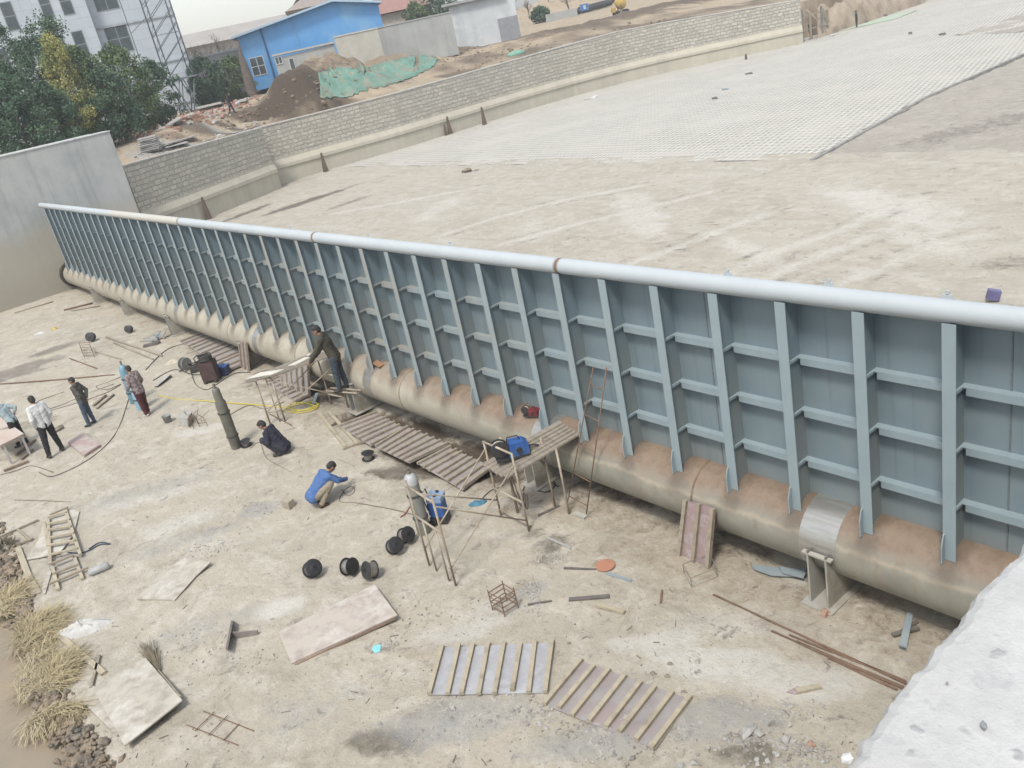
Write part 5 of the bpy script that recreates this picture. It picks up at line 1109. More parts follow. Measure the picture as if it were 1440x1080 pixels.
# ================================================================ the bank behind the walls
PATH=[(-4.9,-60),(-4.9,5.4)]+[p[:2] for p in W1[1:]]+[(-12.2,16.9)]+[p[:2] for p in W2[1:]]+[(-4.5,66.5)]+[tuple(B(*k)+V((-3.0,5.0,0)))[:2] for k in ((1168,53),(1230,33),(1290,14),(1330,0))]+[tuple(B(1330,0)+V((14,40,0)))[:2],(60,220)]
PA=np.array(PATH)
def sdist(x,y):
    best=1e9;sg=1
    for i in range(len(PA)-1):
        ax,ay=PA[i];bx,by=PA[i+1]; dx,dy=bx-ax,by-ay; t=max(0,min(1,((x-ax)*dx+(y-ay)*dy)/(dx*dx+dy*dy))); qx,qy=ax+t*dx-x,ay+t*dy-y; d=qx*qx+qy*qy
        if d<best: best=d; sg=1 if dx*(y-ay)-dy*(x-ax)>0 else -1
    return sg*math.sqrt(best)
_gx=np.arange(-70,62,.4); _gy=np.arange(-62,150,.4)
def _sdgrid():
    X,Y=np.meshgrid(_gx,_gy,indexing='ij'); best=np.full(X.shape,1e9); sg=np.ones(X.shape)
    for i in range(len(PA)-1):
        ax,ay=PA[i];bx,by=PA[i+1]; dx,dy=bx-ax,by-ay; t=np.clip(((X-ax)*dx+(Y-ay)*dy)/(dx*dx+dy*dy),0,1); qx,qy=ax+t*dx-X,ay+t*dy-Y; d=qx*qx+qy*qy; m=d<best; best=np.where(m,d,best); sg=np.where(m,np.where(dx*(Y-ay)-dy*(X-ax)>0,1,-1),sg)
    return (sg*np.sqrt(best)).tolist()
_SD=_sdgrid(); _sdx=sdist
def sdist(x,y):
    u=(x+70)/.4; v=(y+62)/.4; i=int(u); j=int(v)
    if u<0 or v<0 or i>=len(_gx)-1 or j>=len(_gy)-1: return _sdx(x,y)
    a=_SD[i];b=_SD[i+1]; u-=i; v-=j
    return (a[j]*(1-v)+a[j+1]*v)*(1-u)+(b[j]*(1-v)+b[j+1]*v)*u
def interp(s,T):
    for (a,b_),(c,d) in zip(T[:-1],T[1:]):
        if s<=c: return b_+(d-b_)*(s-a)/(c-a)
    return T[-1][1]
MOUNDS=[]  # x,y,rx,ry,ang,h
def tz(x,y):
    s=sdist(x,y)
    wt=3.36 if y<35 else (3.36+.3*min(1,(y-35)/15) if y<52 else max(2.6,3.66-.06*(y-52)))
    near=max(0,1-abs(y-16)/14)       # the cut bank beside the short wall
    z1=interp(s,[(0,wt-.05),(1.6,wt+.0),(2.6,wt+.9),(6,wt+1.15),(20,4.9),(45,5.7),(80,6.2),(900,6.3)])
    z2=interp(s,[(0,wt-.05),(2,wt+.1),(7,wt+.7),(20,4.7),(45,5.5),(80,6.1),(900,6.3)])
    z=z1*near+z2*(1-near)
    for (mx,my,rx,ry,a,h) in MOUNDS:
        dx,dy=x-mx,y-my
        if abs(dx)>3.2*max(rx,ry) or abs(dy)>3.2*max(rx,ry): continue
        c,sn=math.cos(a),math.sin(a); u=(dx*c+dy*sn)/rx; w=(-dx*sn+dy*c)/ry; e=u*u+w*w
        z+=h*math.exp(-e*1.1)*(1+.42*noise.fractal(V((x*.55,y*.55,7)),.9,2.1,4)) 
    if s>1.2: z+=min(1,(s-1.2)/2)*(.10*noise.fractal(V((x*.6,y*.6,1)),1.,2.,4)+.06*noise.noise(V((x*2.,y*2.,4))))
    return z
def T(px,py,far=400):
    d=ray(px,py); a=40.
    while a<far:
        p=CP+d*(a/math.hypot(d.x,d.y))
        if sdist(p.x,p.y)>.3 and p.z<tz(p.x,p.y): return p
        a+=.4
    return CP+d*(far/math.hypot(d.x,d.y))
def onT(px,D):    # point on the terrain in the bearing of pixel, at ground distance D
    p=atd(px[0],px[1],D); return V((p.x,p.y,tz(p.x,p.y)))
m0=onT((470,110),71); m1=onT((420,140),67); m2=onT((545,95),78); m3=onT((350,160),63); m4=onT((300,170),60); m5=onT((600,85),84)
MOUNDS+=[(m0.x,m0.y,3.4,3.0,R(60),2.9),(m1.x,m1.y,2.5,2.1,0,2.3),(m2.x,m2.y,4.6,3.2,R(60),1.5),(m3.x,m3.y,2.6,1.0,R(70),.30),(m5.x,m5.y,3.,3.,0,.7)]
r0_=onT((235,150),60); r1_=onT((200,165),57); r2_=onT((290,140),66); r3_=onT((345,125),72)
MOUNDS+=[(r0_.x,r0_.y,3.4,2.,R(60),.55),(r1_.x,r1_.y,2.4,1.8,R(60),.35),(r2_.x,r2_.y,3.2,2.2,R(60),.35),(r3_.x,r3_.y,3.,2.2,R(60),.45)]
e0=onT((690,60),108); e1_=onT((800,62),86); e2_=onT((880,45),92); e3_=onT((950,22),100); e4_=onT((730,75),86); e5=onT((770,18),130); e6=onT((650,85),86)
MOUNDS+=[(e1_.x,e1_.y,4.5,2.,R(64),.5),(e2_.x,e2_.y,6,2.4,R(70),.7),(e3_.x,e3_.y,6,2.5,R(70),.6),(e4_.x,e4_.y,3,1.6,R(60),.35),(e5.x,e5.y,8,4,R(60),2.3),(e6.x,e6.y,3,2,R(60),.5)]
def spread(a,b_,step,grow=1.):
    out=[a]; s=step
    while out[-1]<b_: out.append(out[-1]+s); s*=grow
    return out
xs=sorted(set([-300,-260,-230,-180,-150,-125]+spread(-105,-62,2.2)+spread(-60,-34,.9)+spread(-33.4,0.5,.42)+spread(1.5,16,1.)+[20,26,34,44,60,90,140]))
ys=sorted(set([-60,-40,-28]+spread(-20,3,1.)+spread(3.4,48,.42)+spread(48.5,80,.75)+spread(82,150,2.5)+[165,190,230,280,320]))
def tzc(x,y):
    s=sdist(x,y)
    if s<.36: return -3.0
    return tz(x,y)-.0
bl=lambda p,rx,ry,a=60,st=1.:(p.x,p.y,rx,ry,R(a),st)
tcut_shade=[bl(T(398,148),3.0,2.2,60,1.),bl(T(420,122),3.4,2.6,60,1.),bl(T(432,100),2.6,2.2,60,.9),bl(T(355,168),2.8,.9,62,.85),bl(T(320,178),2.8,.7,62,.8),bl(T(285,187),2.8,.6,62,.75),bl(T(250,194),2.2,.5,62,.6),bl(e2_,7,2.0,70,.55),bl(e3_,7,2.2,70,.6),bl(e1_,5,1.5,64,.55),bl(e4_,3,1.,60,.5),bl(e6,3,1.6,60,.5),bl(T(520,84),4.5,1.6,60,.45)]  # first three blobs paint the mound's shaded face, the rest is dark soil
tdark=[bl(T(500,88),4,2,60,.7),bl(e2_,7,2.4,70,.75),bl(e3_,7,2.4,70,.8),bl(e1_,5,1.8,64,.7),bl(e4_,3,1.2,60,.6),bl(e6,3,2,60,.6)]
tbrick=[bl(T(230,160),3.2,1.6,60,.8),bl(T(195,180),2.4,1.4,60,.8),bl(T(285,150),3.2,1.8,60,.8),bl(T(330,135),2.2,1.6),bl(onT((650,72),96),4,1.5,60,.8)]
tgrey=[bl(T(240,205),2.6,.7,62),bl(T(300,185),2.8,.6,62),bl(T(205,220),1.6,.7,62)]
MT=soil('bank soil',(.36,.285,.20),(.43,.345,.245),(.50,.43,.33),(.23,.175,.125),.9,.3)
# extra channel: brick red
mn=MT.node_tree; bs=mn.nodes['Principled BSDF']; src=bs.inputs['Base Color'].links[0].from_socket
at=mn.nodes.new('ShaderNodeAttribute'); at.attribute_name='brick'; mx=mn.nodes.new('ShaderNodeMix'); mx.data_type='RGBA'; mn.links.new(at.outputs['Fac'],mx.inputs[0]); mn.links.new(src,mx.inputs[6]); mx.inputs[7].default_value=(.40,.285,.23,1); at2=mn.nodes.new('ShaderNodeAttribute'); at2.attribute_name='cut'; mx2=mn.nodes.new('ShaderNodeMix'); mx2.data_type='RGBA'; mn.links.new(at2.outputs['Fac'],mx2.inputs[0]); mn.links.new(mx.outputs[2],mx2.inputs[6]); mx2.inputs[7].default_value=(.08,.06,.042,1); mn.links.new(mx2.outputs[2],bs.inputs['Base Color'])  # cut channel: dark dug soil, and the mound's shade put into the colour
grid('bank_ground',xs,ys,tzc,MT,dict(cut=lambda x,y:max(blobval(x,y,tcut_shade),(.75*min(1,max(0,.5+1.3*noise.fractal(V((x*.25,y*.25,2)),1.,2.,3)+.35*(6-s_)/6)) if y>33 and 0<(s_:=sdist(x,y))<8 else 0)),dark=A(tdark),brick=A(tbrick),grey=A(tgrey)))
# brick rubble spread on the heaps
mb=MB(); mb2=MB()
def sc_pt(cx,cy,sx,sy):
    p=T(random.gauss(cx,sx),random.gauss(cy,sy)); return p
regs=[(228,160,26,10,1700),(290,148,24,9,1300),(335,133,14,7,600),(195,175,14,8,500)]
for (cx,cy,sx,sy,n) in regs:
    for _ in range(n):
        x=random.gauss(cx,sx); y=cy-(x-cx)*.21+random.gauss(0,sy); p=T(x,y)
        if sdist(p.x,p.y)<2: continue
        s=random.uniform(.7,1.7); q=Matrix.Rotation(random.random()*6.3,3,'Z')@Matrix.Rotation(random.gauss(0,.5),3,'X')
        if random.random()<.8: mb.box(p+V((0,0,.05)),(.26*s,.14*s,.09*s),q,random.choice((0,0,0,1)))
        else: mb.rock(p+V((0,0,.04)),random.uniform(.06,.2),1)
MBR1=M('old brick',(.40,.225,.165),(.33,.19,.145),2.,.9,c3=(.44,.33,.27),s3=.8); MBR2=M('mortar lump',(.50,.48,.44),(.40,.38,.35),3.)
o=mb.build('brick_rubble',[MBR1,MBR2]); tag(o,'broad heap of broken red bricks and mortar lumps below the trees','rubble',kind='stuff')
for i,(x,y,w,h,lab) in enumerate([(172,182,1.1,.7,'tilted pale slab at the left end of the brick heap'),(298,155,1.5,.5,'flat pale concrete slab in the middle of the brick heap'),(198,163,.6,.5,'upright pale block on the left of the brick heap'),(215,150,1.3,.4,'long slab lying along the top of the brick heap'),(210,184,.5,.3,'rounded white lump below the brick heap'),(343,147,.8,.5,'pale slab beside the walking man'),(245,176,1.2,.25,'thin slab edge sticking from the heap front')]):
    p=T(x,y); mb=MB(); q=Matrix.Rotation(R(50+20*i),3,'Z')@Matrix.Rotation(R(-18+9*(i%3)),3,'X'); w*=1.3
    k=[V((-w/2,-w*.3,0)),V((w*.4,-w*.35,0)),V((w*.5,w*.1,0)),V((w*.2,w*.36,0)),V((-w*.45,w*.28,0))]
    mb.prism([p+q@a+V((0,0,.12+h*.2)) for a in k],q@V((0,0,h*.3))); one('broken_slab',mb,M('broken slab',(.50,.49,.46),(.40,.39,.37),2.,bump=.4),lab,'rubble')
# stacked slabs at the wall top
p=T(214,213); t=thing('slab_stack','stack of thin flat stone slabs on the ground behind the short stone wall','slab stack',p,R(60))
for i in range(9):
    MB().box((random.gauss(0,.06),random.gauss(0,.05),.05+.095*i),(1.25-.03*i,.8,.06),Matrix.Rotation(R(random.gauss(0,5)),3,'Z')).build('slab',M('thin stone slab',(.47,.46,.44),(.34,.33,.32),1.5,bump=.3),t)
for i,(P,lab) in enumerate([([(228,208),(272,196),(280,199),(240,212)],'long grey slab lying flat right of the slab stack'),([(236,215),(268,207),(262,203),(230,210)],'pale slab under the long grey slab')]):
    W=[T(*a)+V((0,0,.07+.07*(1-i))) for a in P]; zz=max(w.z for w in W); mb=MB(); mb.prism([V((w.x,w.y,zz)) for w in W],(0,0,.05)); one('stone_slab',mb,M('thin stone slab',(.47,.46,.44)),lab,'stone slab')
mb=MB()
for _ in range(260):
    x=random.uniform(185,365); y=232-(x-185)*.275-random.uniform(0,14); p=T(x,y)
    if p.z>4.1: continue
    mb.rock(p+V((0,0,.03)),random.uniform(.04,.17),flat=.35)
o=mb.build('mortar_crumbs',M('pale mortar bits',(.58,.57,.55),(.44,.43,.41),3.)); tag(o,'pale broken mortar and stone flakes strewn behind the short stone wall','rubble',kind='stuff')
# clods on the soil
mb=MB()
for (cx,cy,sx,sy,n,r) in [(395,150,35,10,260,.10),(470,105,30,10,160,.08),(800,65,50,5,110,.10),(900,40,45,5,120,.10),(690,82,30,6,80,.10),(640,75,20,6,90,.1),(280,182,60,4,160,.06)]:
    for _ in range(n):
        x=random.gauss(cx,sx); p=T(x,cy-(x-cx)*.25+random.gauss(0,sy))
        if 0.6<sdist(p.x,p.y): mb.rock(p+V((0,0,.02)),abs(random.gauss(0,r))+.03)
o=mb.build('soil_clods',M('soil clod',(.15,.115,.08),(.25,.195,.14),1.)); tag(o,'loose dark soil clods on the dug bank behind the river wall','soil',kind='stuff')
# green dust net over the mound
def net():
    C=[(449,104),(470,101),(500,97),(540,90),(575,80),(600,76),(616,82),(612,92),(598,103),(575,112),(545,124),(510,134),(480,140),(452,141)]
    tops=[(449,104),(480,100),(520,96),(560,86),(590,78),(617,84)]; bots=[(452,142),(485,139),(518,131),(552,121),(588,107),(612,94)]
    nu,nv=60,16; vs=[];fs=[]
    def li(Pp,u):
        f=u*(len(Pp)-1); i=min(int(f),len(Pp)-2); s=f-i; return (Pp[i][0]+(Pp[i+1][0]-Pp[i][0])*s,Pp[i][1]+(Pp[i+1][1]-Pp[i][1])*s)
    a=[T(*li(tops,i/nu)) for i in range(nu+1)]; b_=[T(*li(bots,i/nu)) for i in range(nu+1)]
    for i in range(nu+1):
        for j in range(nv+1):
            s=j/nv; s2=min(1,max(0,s+.05*noise.noise(V((i*.3,j*.3,0))))); x=a[i].x+(b_[i].x-a[i].x)*s2; y=a[i].y+(b_[i].y-a[i].y)*s2
            z=tz(x,y)+.05+.10*abs(noise.noise(V((x*1.1,y*1.1,9))))+.05*noise.noise(V((x*3,y*3,1))); vs.append((x,y,z))
    for i in range(nu):
        for j in range(nv):
            k=i*(nv+1)+j; fs.append((k,k+1,k+nv+2,k+nv+1))
    mb=MB(); mb.add(vs,fs)
    b=NB('green dust net'); c=b.mix(b.ramp(b.noise(1.1,6,.65),.35,.65),(.10,.225,.178),(.18,.315,.255)); c=b.mix(b.math('MULTIPLY',b.ramp(b.noise(.8,6,.7,dist=.5),.48,.62),.8),c,(.27,.25,.19)); c=b.mix(b.math('MULTIPLY',b.ramp(b.noise(3,5,.7),.55,.75),.5),c,(.36,.52,.45)); b.bump(b.noise(3,6,.7),.6,.08); m=b.done(c,.85)
    o=one('dust_net',mb,m,'green dust net spread over the side of the soil mound','net',smooth=True); s=o.modifiers.new('thick','SOLIDIFY'); s.thickness=.02
net()
p=T(726,78); heap_=None
mb=MB(); mb.ball(p+V((0,0,.1)),(.8,.35,.3),12,8,Matrix.Rotation(R(60),3,'Z')); one('dust_net',mb,M('green net',(.14,.36,.28),(.26,.42,.34),2.,bump=.4),'small scrap of green net on the bank near the river wall','net',smooth=True)
# ================================================================ buildings
class Frame:     # upright frontal plane at distance D along the bearing of pixel px
    def __init__(s,px,D,turn=0):
        p=atd(px[0],px[1],D); s.o=V((p.x,p.y,0)); d=V((p.x-CP.x,p.y-CP.y,0)).normalized(); d.rotate(Matrix.Rotation(R(turn),3,'Z')); s.n=d; s.u=V((d.y,-d.x,0))   # u = to the right
    def uz(s,x,y,dep=0):
        d=ray(x,y); o=s.o+s.n*dep; t=(o-CP).dot(s.n)/d.dot(s.n); q=CP+d*t; return (q-s.o).dot(s.u),q.z
    def w(s,u,dep,z): return s.o+s.u*u+s.n*dep+V((0,0,z))
    def box(s,mb,u0,u1,d0,d1,z0,z1,mi=0):
        P=[s.w(u0,d0,0),s.w(u1,d0,0),s.w(u1,d1,0),s.w(u0,d1,0)]
        return mb.hexa([p+V((0,0,z0)) for p in P],[p+V((0,0,z1)) for p in P],mi)
GL=M('dark window glass',(.035,.055,.065),(.08,.10,.11),1.2,.35); WFR=M('window frame white',(.6,.62,.62))
def window(fr,par,u0,u1,z0,z1,dep=0.,bars=(1,2),frame=WFR,name='window'):
    mb=MB(); w=.06
    fr.box(mb,u0,u1,dep-.03,dep+.05,z0,z0+w); fr.box(mb,u0,u1,dep-.03,dep+.05,z1-w,z1); fr.box(mb,u0,u0+w,dep-.028,dep+.05,z0+w,z1-w); fr.box(mb,u1-w,u1,dep-.028,dep+.05,z0+w,z1-w)
    for i in range(1,bars[1]): u=u0+(u1-u0)*i/bars[1]; fr.box(mb,u-.03,u+.03,dep-.025,dep+.04,z0+w,z1-w)
    for i in range(1,bars[0]): z=z0+(z1-z0)*i/bars[0]; fr.box(mb,u0+w,u1-w,dep-.02,dep+.04,z-.025,z+.025)
    o=mb.build(name,frame,par,world=True); mb=MB(); fr.box(mb,u0+.04,u1-.04,dep-.018,dep-.006,z0+.04,z1-.04); mb.build('pane',GL,o,world=False)
    # pane is a sub-part: bring it into the building's frame
    me=o.children[0].data; im=mw(par).inverted()
    for v_ in me.vertices: v_.co=im@v_.co
    return o
def tile():
    b=NB('white facade tile'); o=b.new('ShaderNodeTexBrick'); o.inputs['Scale'].default_value=1; o.inputs['Brick Width'].default_value=1.6; o.inputs['Row Height'].default_value=.75; o.inputs['Mortar Size'].default_value=.015
    o.inputs['Color1'].default_value=(.52,.57,.62,1); o.inputs['Color2'].default_value=(.48,.53,.58,1); o.inputs['Mortar'].default_value=(.36,.41,.46,1)
    g=b.new('ShaderNodeNewGeometry'); x=b.xyz(); cb=b.new('ShaderNodeCombineXYZ'); b.lk(b.math('ADD',b.math('MULTIPLY',x[0],.58),b.math('MULTIPLY',x[1],.81)),cb.inputs[0]); b.lk(x[2],cb.inputs[1]); b.lk(cb.outputs[0],o.inputs['Vector'])
    c=b.mix(b.math('MULTIPLY',b.ramp(b.noise(1.,5,.6,b.mapv((1,1,.15))),.5,.7),.3),o.outputs['Color'],(.40,.44,.47)); return b.done(c,.5)
MTILE=tile()
f=Frame((200,110),80); t=thing('office_building','tall pale tiled building with dark windows and projecting bays, behind the evergreen trees','building',f.w(0,0,5.6))
uR,_=f.uz(262,75); uL,_=f.uz(112,60); uM,_=f.uz(178,30)
mb=MB(); f.box(mb,uM-6.2,uR,0,14,4.5,31); mb.build('wall',MTILE,t,world=True)
mb=MB(); f.box(mb,uM-26,uM-6.2,2.2,14,4.5,31); mb.build('wing_wall',MTILE,t,world=True)
mb=MB(); f.box(mb,uM-6.1,uM-2.4,-1.0,-.002,4.5,31); mb.build('bay',MTILE,t,world=True)
for k in range(5):
    z=5.6+3.3*k; mb=MB(); f.box(mb,uM-6.25,uR+.1,-.09,-.003,z-.06,z+.06); mb.build('string_course',M('facade band',(.44,.48,.52)),t,world=True)
def pw(px0,py0,px1,py1,dep): 
    u0,z1=f.uz(px0,py0,dep); u1,z0=f.uz(px1,py1,dep); return u0,u1,z0,z1
for k in range(4):
    u0,z0=f.uz(158,77,0); u1,_=f.uz(180,68,0); z1=z0+2.1; dz=3.15*k
    u0b=u0; window(f,t,u0b,u0b+1.75,z0+dz,z1+dz,0,(2,2),M('grey frame',(.33,.36,.38)))
    for uu,ww in ((uM-5.6,.8),(uM-4.2,.85)): window(f,t,uu,uu+ww,z0+dz+.1,z1+dz,-1.0,(2,1),M('grey frame',(.33,.36,.38)))
    for uu in (uM-10.2,uM-8.6,): window(f,t,uu,uu+.9,z0+dz,z1+dz,2.2,(2,1),M('grey frame',(.33,.36,.38)))
    for uu in (uM-16,uM-22): window(f,t,uu,uu+3.4,z0+dz,z1+dz,2.2,(2,4),M('grey frame',(.33,.36,.38)))
# lattice mast in front of the building
t=thing('lattice_tower','slender steel lattice tower standing in front of the tiled building corner','tower',onT((262,120),74))
f2=Frame((262,110),74); MLT=M('grey lattice steel',(.12,.15,.18),(.20,.23,.25)); uA,zA=f2.uz(233,108); uB,_=f2.uz(271,101); zb=tz(f2.w(uA,0,0).x,f2.w(uA,0,0).y)-.2; z0=f2.uz(240,112)[1]
uC,_=f2.uz(191,68)
for (u,dd) in ((uA,0),(uB,0),(uA+.3,2.0),(uB-.3,2.0)): seg('leg',f2.w(u,dd,z0),f2.w(u,dd,31),.05,MLT,t,5); 
for (u,dd,v) in ((uA,0,uA+.9),(uB,0,uB-.9),(uA+.3,2.0,uA+1.1),(uB-.3,2.0,uB-1.1)): seg('base_leg',f2.w(v,dd,zb),f2.w(u,dd,z0),.05,MLT,t,5); seg('base_leg',f2.w(u,dd,zb),f2.w(v,dd,z0),.035,MLT,t,5)
seg('outer_leg',f2.w(uC,.5,zb),f2.w(uC,.5,31),.03,MLT,t,5)
mb=MB(); z=z0; k=0
while z<30:
    for d in (0,2.0): mb.tube([f2.w(uA,d,z),f2.w(uB,d,z+1.75)],.03,4)
    if k%4==3:
        mb.tube([f2.w(uA,0,z),f2.w(uB,0,z)],.025,4); mb.tube([f2.w(uC,.5,z+.5),f2.w(uA,0,z+1.3)],.025,4)
    mb.tube([f2.w(uA,0,z),f2.w(uA+.3,2.0,z+1.)],.025,4); mb.tube([f2.w(uB,0,z),f2.w(uB-.3,2.0,z+1.)],.025,4); z+=1.05; k+=1
mb.build('bracing',MLT,t,world=True)
mb=MB(); f2.box(mb,uA-.25,uB+.25,-.3,2.3,z0-.12,z0); mb.build('platform',MLT,t,world=True)
# blue shed
MBLU=M('blue sheet wall',(.10,.33,.68),(.13,.36,.70),.6,.5,c3=(.20,.42,.68),s3=.35); MBLR=M('pale blue roof',(.36,.52,.66),(.42,.56,.68),1.,.5)
f=Frame((440,70),84); t=thing('blue_shed','bright blue sheet metal shed with a low gable and a pale roof edge','shed',f.w(0,0,5.9))
u0,z0=f.uz(333,52); ua,za=f.uz(467,3); u1,z1=f.uz(531,4); ul,zl=f.uz(366,112); zb=5.2
mb=MB(); P=[f.w(u0,0,zb),f.w(u1,0,zb),f.w(u1,0,z1),f.w(ua,0,za),f.w(u0,0,z0)]; mb.prism(P,f.n*14); mb.build('wall',MBLU,t,world=True)
mb=MB(); 
for (a,za_,b_,zb_) in ((u0-.5,z0-.12,ua,za+.02),(ua,za+.02,u1+.3,z1-.08)):
    q0=[f.w(a,-.7,za_),f.w(b_,-.7,zb_),f.w(b_,14.5,zb_),f.w(a,14.5,za_)]; mb.hexa(q0,[p+V((0,0,.16)) for p in q0])
mb.build('roof',MBLR,t,world=True)
a,zz0=f.uz(357,108); b_,zz1=f.uz(369,82); window(f,t,a,a+1.25,zz0,zz0+1.55,-.02,(2,2),M('white frame',(.72,.73,.72)))
a,_=f.uz(417,50); mb=MB(); f.box(mb,a-.05,a+.05,-.06,-.005,zb,(z0+(za-z0)*(a-u0)/(ua-u0))-.2); mb.build('corner_trim',M('lighter blue',(.2,.4,.62)),t,world=True)
a,_=f.uz(372,60); mb=MB(); mb.tube([f.w(a,-.1,zb),f.w(a,-.1,z0+.4)],.07,8); mb.build('downpipe',M('dark blue pipe',(.05,.13,.28)),t,world=True)
# low grey annex wall in front of it
MGW=concrete('grey render',(.40,.41,.40),(.33,.335,.33),.45); MYW=M('pale block wall',(.50,.48,.42),(.42,.40,.35),1.5,bump=.3)
f=Frame((450,80),79); t=thing('annex_wall','low pale rendered annex with two small openings before the blue shed','wall',f.w(0,0,5.5))
u0,z0=f.uz(384,78); u1,z1=f.uz(495,58); um,_=f.uz(470,65)
mb=MB(); P=[f.w(u0,0,4.8),f.w(um,0,4.8),f.w(um,0,z0-.1),f.w(u0,0,z0-.3)]; mb.prism(P,f.n*3); mb.build('wall',MGW,t,world=True)
mb=MB(); f.box(mb,u0-.1,um+.1,-.15,3.1,z0-.08,z0+.06); mb.build('roof_slab',MYW,t,world=True)
for (x,y,w,h) in ((392,85,.6,.6),(411,90,.45,.95)): a,zz=f.uz(x,y); window(f,t,a-w/2,a+w/2,zz-h/2,zz+h/2,-.03,(1,2 if w>.5 else 1))
t=thing('block_wall','short cream block wall between the annex and the tall grey wall','wall',f.w(um,0,5.5)); u2,z2=f.uz(531,42)
mb=MB(); f.box(mb,um+.15,u2,-.3,.0,4.8,z2+.1); mb.build('wall',MYW,t,world=True); mb=MB(); f.box(mb,um+.1,u2,-.35,.05,z2+.102,z2+.2); mb.build('coping',MCAP,t,world=True)
f=Frame((585,50),82); u0,z0=f.uz(530,40); u1,z1=f.uz(634,18); t=thing('boundary_wall','tall plain streaked grey boundary wall right of the blue shed','wall',f.w(0,0,5.6)); mb=MB(); f.box(mb,u0,u1,0,.3,4.6,(z0+z1)/2); mb.build('wall',MGW,t,world=True); mb=MB(); f.box(mb,u0,u1,-.05,.35,(z0+z1)/2+.002,(z0+z1)/2+.1); mb.build('coping',MGW,t,world=True)
# white block building
f=Frame((685,25),88); u0,_=f.uz(637,40); u1,_=f.uz(727,20); _,zr=f.uz(680,-2); t=thing('block_house','small white block building with a flat roof slab at the top of the picture','building',f.w(0,0,5.6))
mb=MB(); f.box(mb,u0,u1,0,6,4.6,zr); mb.build('wall',M('white block wall',(.56,.59,.61),(.47,.50,.52),.8,bump=.3,c3=(.62,.65,.66),s3=.6),t,world=True); mb=MB(); f.box(mb,u0-.6,u1-.8,-.5,6.3,zr+.002,zr+.22); mb.build('roof',M('roof slab',(.42,.43,.42)),t,world=True)
mb=MB(); um,zz=f.uz(700,30); f.box(mb,um,u1+.01,-.04,-.004,4.6,zz+.2); mb.build('dado',M('grey dado',(.30,.31,.33),(.24,.25,.27),3.),t,world=True)
# red roof house and another roof behind
f=Frame((575,8),112); u0,z0=f.uz(528,22); u1,z1=f.uz(610,5); t=thing('red_roof_house','house with a dull red tiled roof behind the boundary wall','house',f.w(0,0,6.2))
mb=MB(); f.box(mb,u0+.5,u1-.3,0,9,5,z0-.1); mb.build('wall',M('cream house wall',(.50,.46,.40)),t,world=True)
mb=MB(); P=[f.w(u0,-.6,z0),f.w(u0,4.5,z0+3.4),f.w(u0,9.6,z0)]; mb.prism(P,f.u*(u1-u0)); mb.build('roof',M('dull red tile',(.36,.20,.17),(.28,.16,.14),3.,bump=.4),t,world=True)
f=Frame((415,5),125); u0,z0=f.uz(400,15); u1,_=f.uz(520,10); t=thing('grey_roof_house','house with a brownish grey roof peeking over the blue shed','house',f.w(0,0,6.2))
mb=MB(); f.box(mb,u0+1,u1-1,0,9,5,z0); mb.build('wall',M('cream house wall',(.5,.46,.4)),t,world=True); mb=MB(); P=[f.w(u0,-.8,z0-.2),f.w(u0+7,4.5,z0+3.2),f.w(u1-7,4.5,z0+3.2),f.w(u1,-.8,z0-.2),f.w(u1,9.8,z0-.2),f.w(u0,9.8,z0-.2)]
mb.add(P,[(0,3,2,1),(1,2,4,5),(0,1,5),(3,4,2),(0,5,4,3)]); mb.build('roof',M('brown grey roof',(.34,.29,.26),(.28,.24,.22),2.),t,world=True)
# long far shed and dark post
f=Frame((310,60),150); u0,z0=f.uz(262,62); u1,z1=f.uz(372,42); t=thing('long_shed','long low brown-grey shed far behind the bare trees','shed',f.w(0,0,6.2))
mb=MB(); f.box(mb,u0-6,u1+4,0,12,5.5,z0-.6); mb.build('wall',M('far wall',(.42,.40,.37),(.34,.32,.30),.3),t,world=True); mb=MB(); P=[f.w(u0-7,-1,z0-.6),f.w(u0-7,6,z0+1.6),f.w(u0-7,13,z0-.6)]; mb.prism(P,f.u*(u1-u0+12)); mb.build('roof',M('far roof',(.40,.37,.34),(.33,.31,.29),.5),t,world=True)
f=Frame((300,78),98); u0,z0=f.uz(275,76); u1,z1=f.uz(345,60); t=thing('low_wall','low white topped wall between the round bushes and the far shed','wall',f.w(0,0,6)); mb=MB(); f.box(mb,u0-2,u1+1.5,0,.25,5.2,z1-.5); mb.build('wall',MYW,t,world=True); mb=MB(); f.box(mb,u0-2.1,u1+1.6,-.08,.33,z1-.498,z1-.34); mb.build('coping',M('white coping',(.66,.67,.67)),t,world=True)
f=Frame((351,105),75); u0,z0=f.uz(346,128); u1,_=f.uz(359,118); _,zt=f.uz(348,66); p=f.w((u0+u1)/2,0,z0-.3); mb=MB(); mb.lathe([(.42,0),(.38,1.2),(.28,2.3),(.12,zt-z0+.2),(.02,zt-z0+.5)],10,p); mb.tube([p+V((0,0,0)),p+V((.1,.1,zt-z0+.9))],.06,6); one('tree_stump',mb,M('dark bark',(.10,.085,.075),(.16,.13,.11),4.,bump=.8),'dark tapering dead trunk in front of the blue shed window','dead trunk')
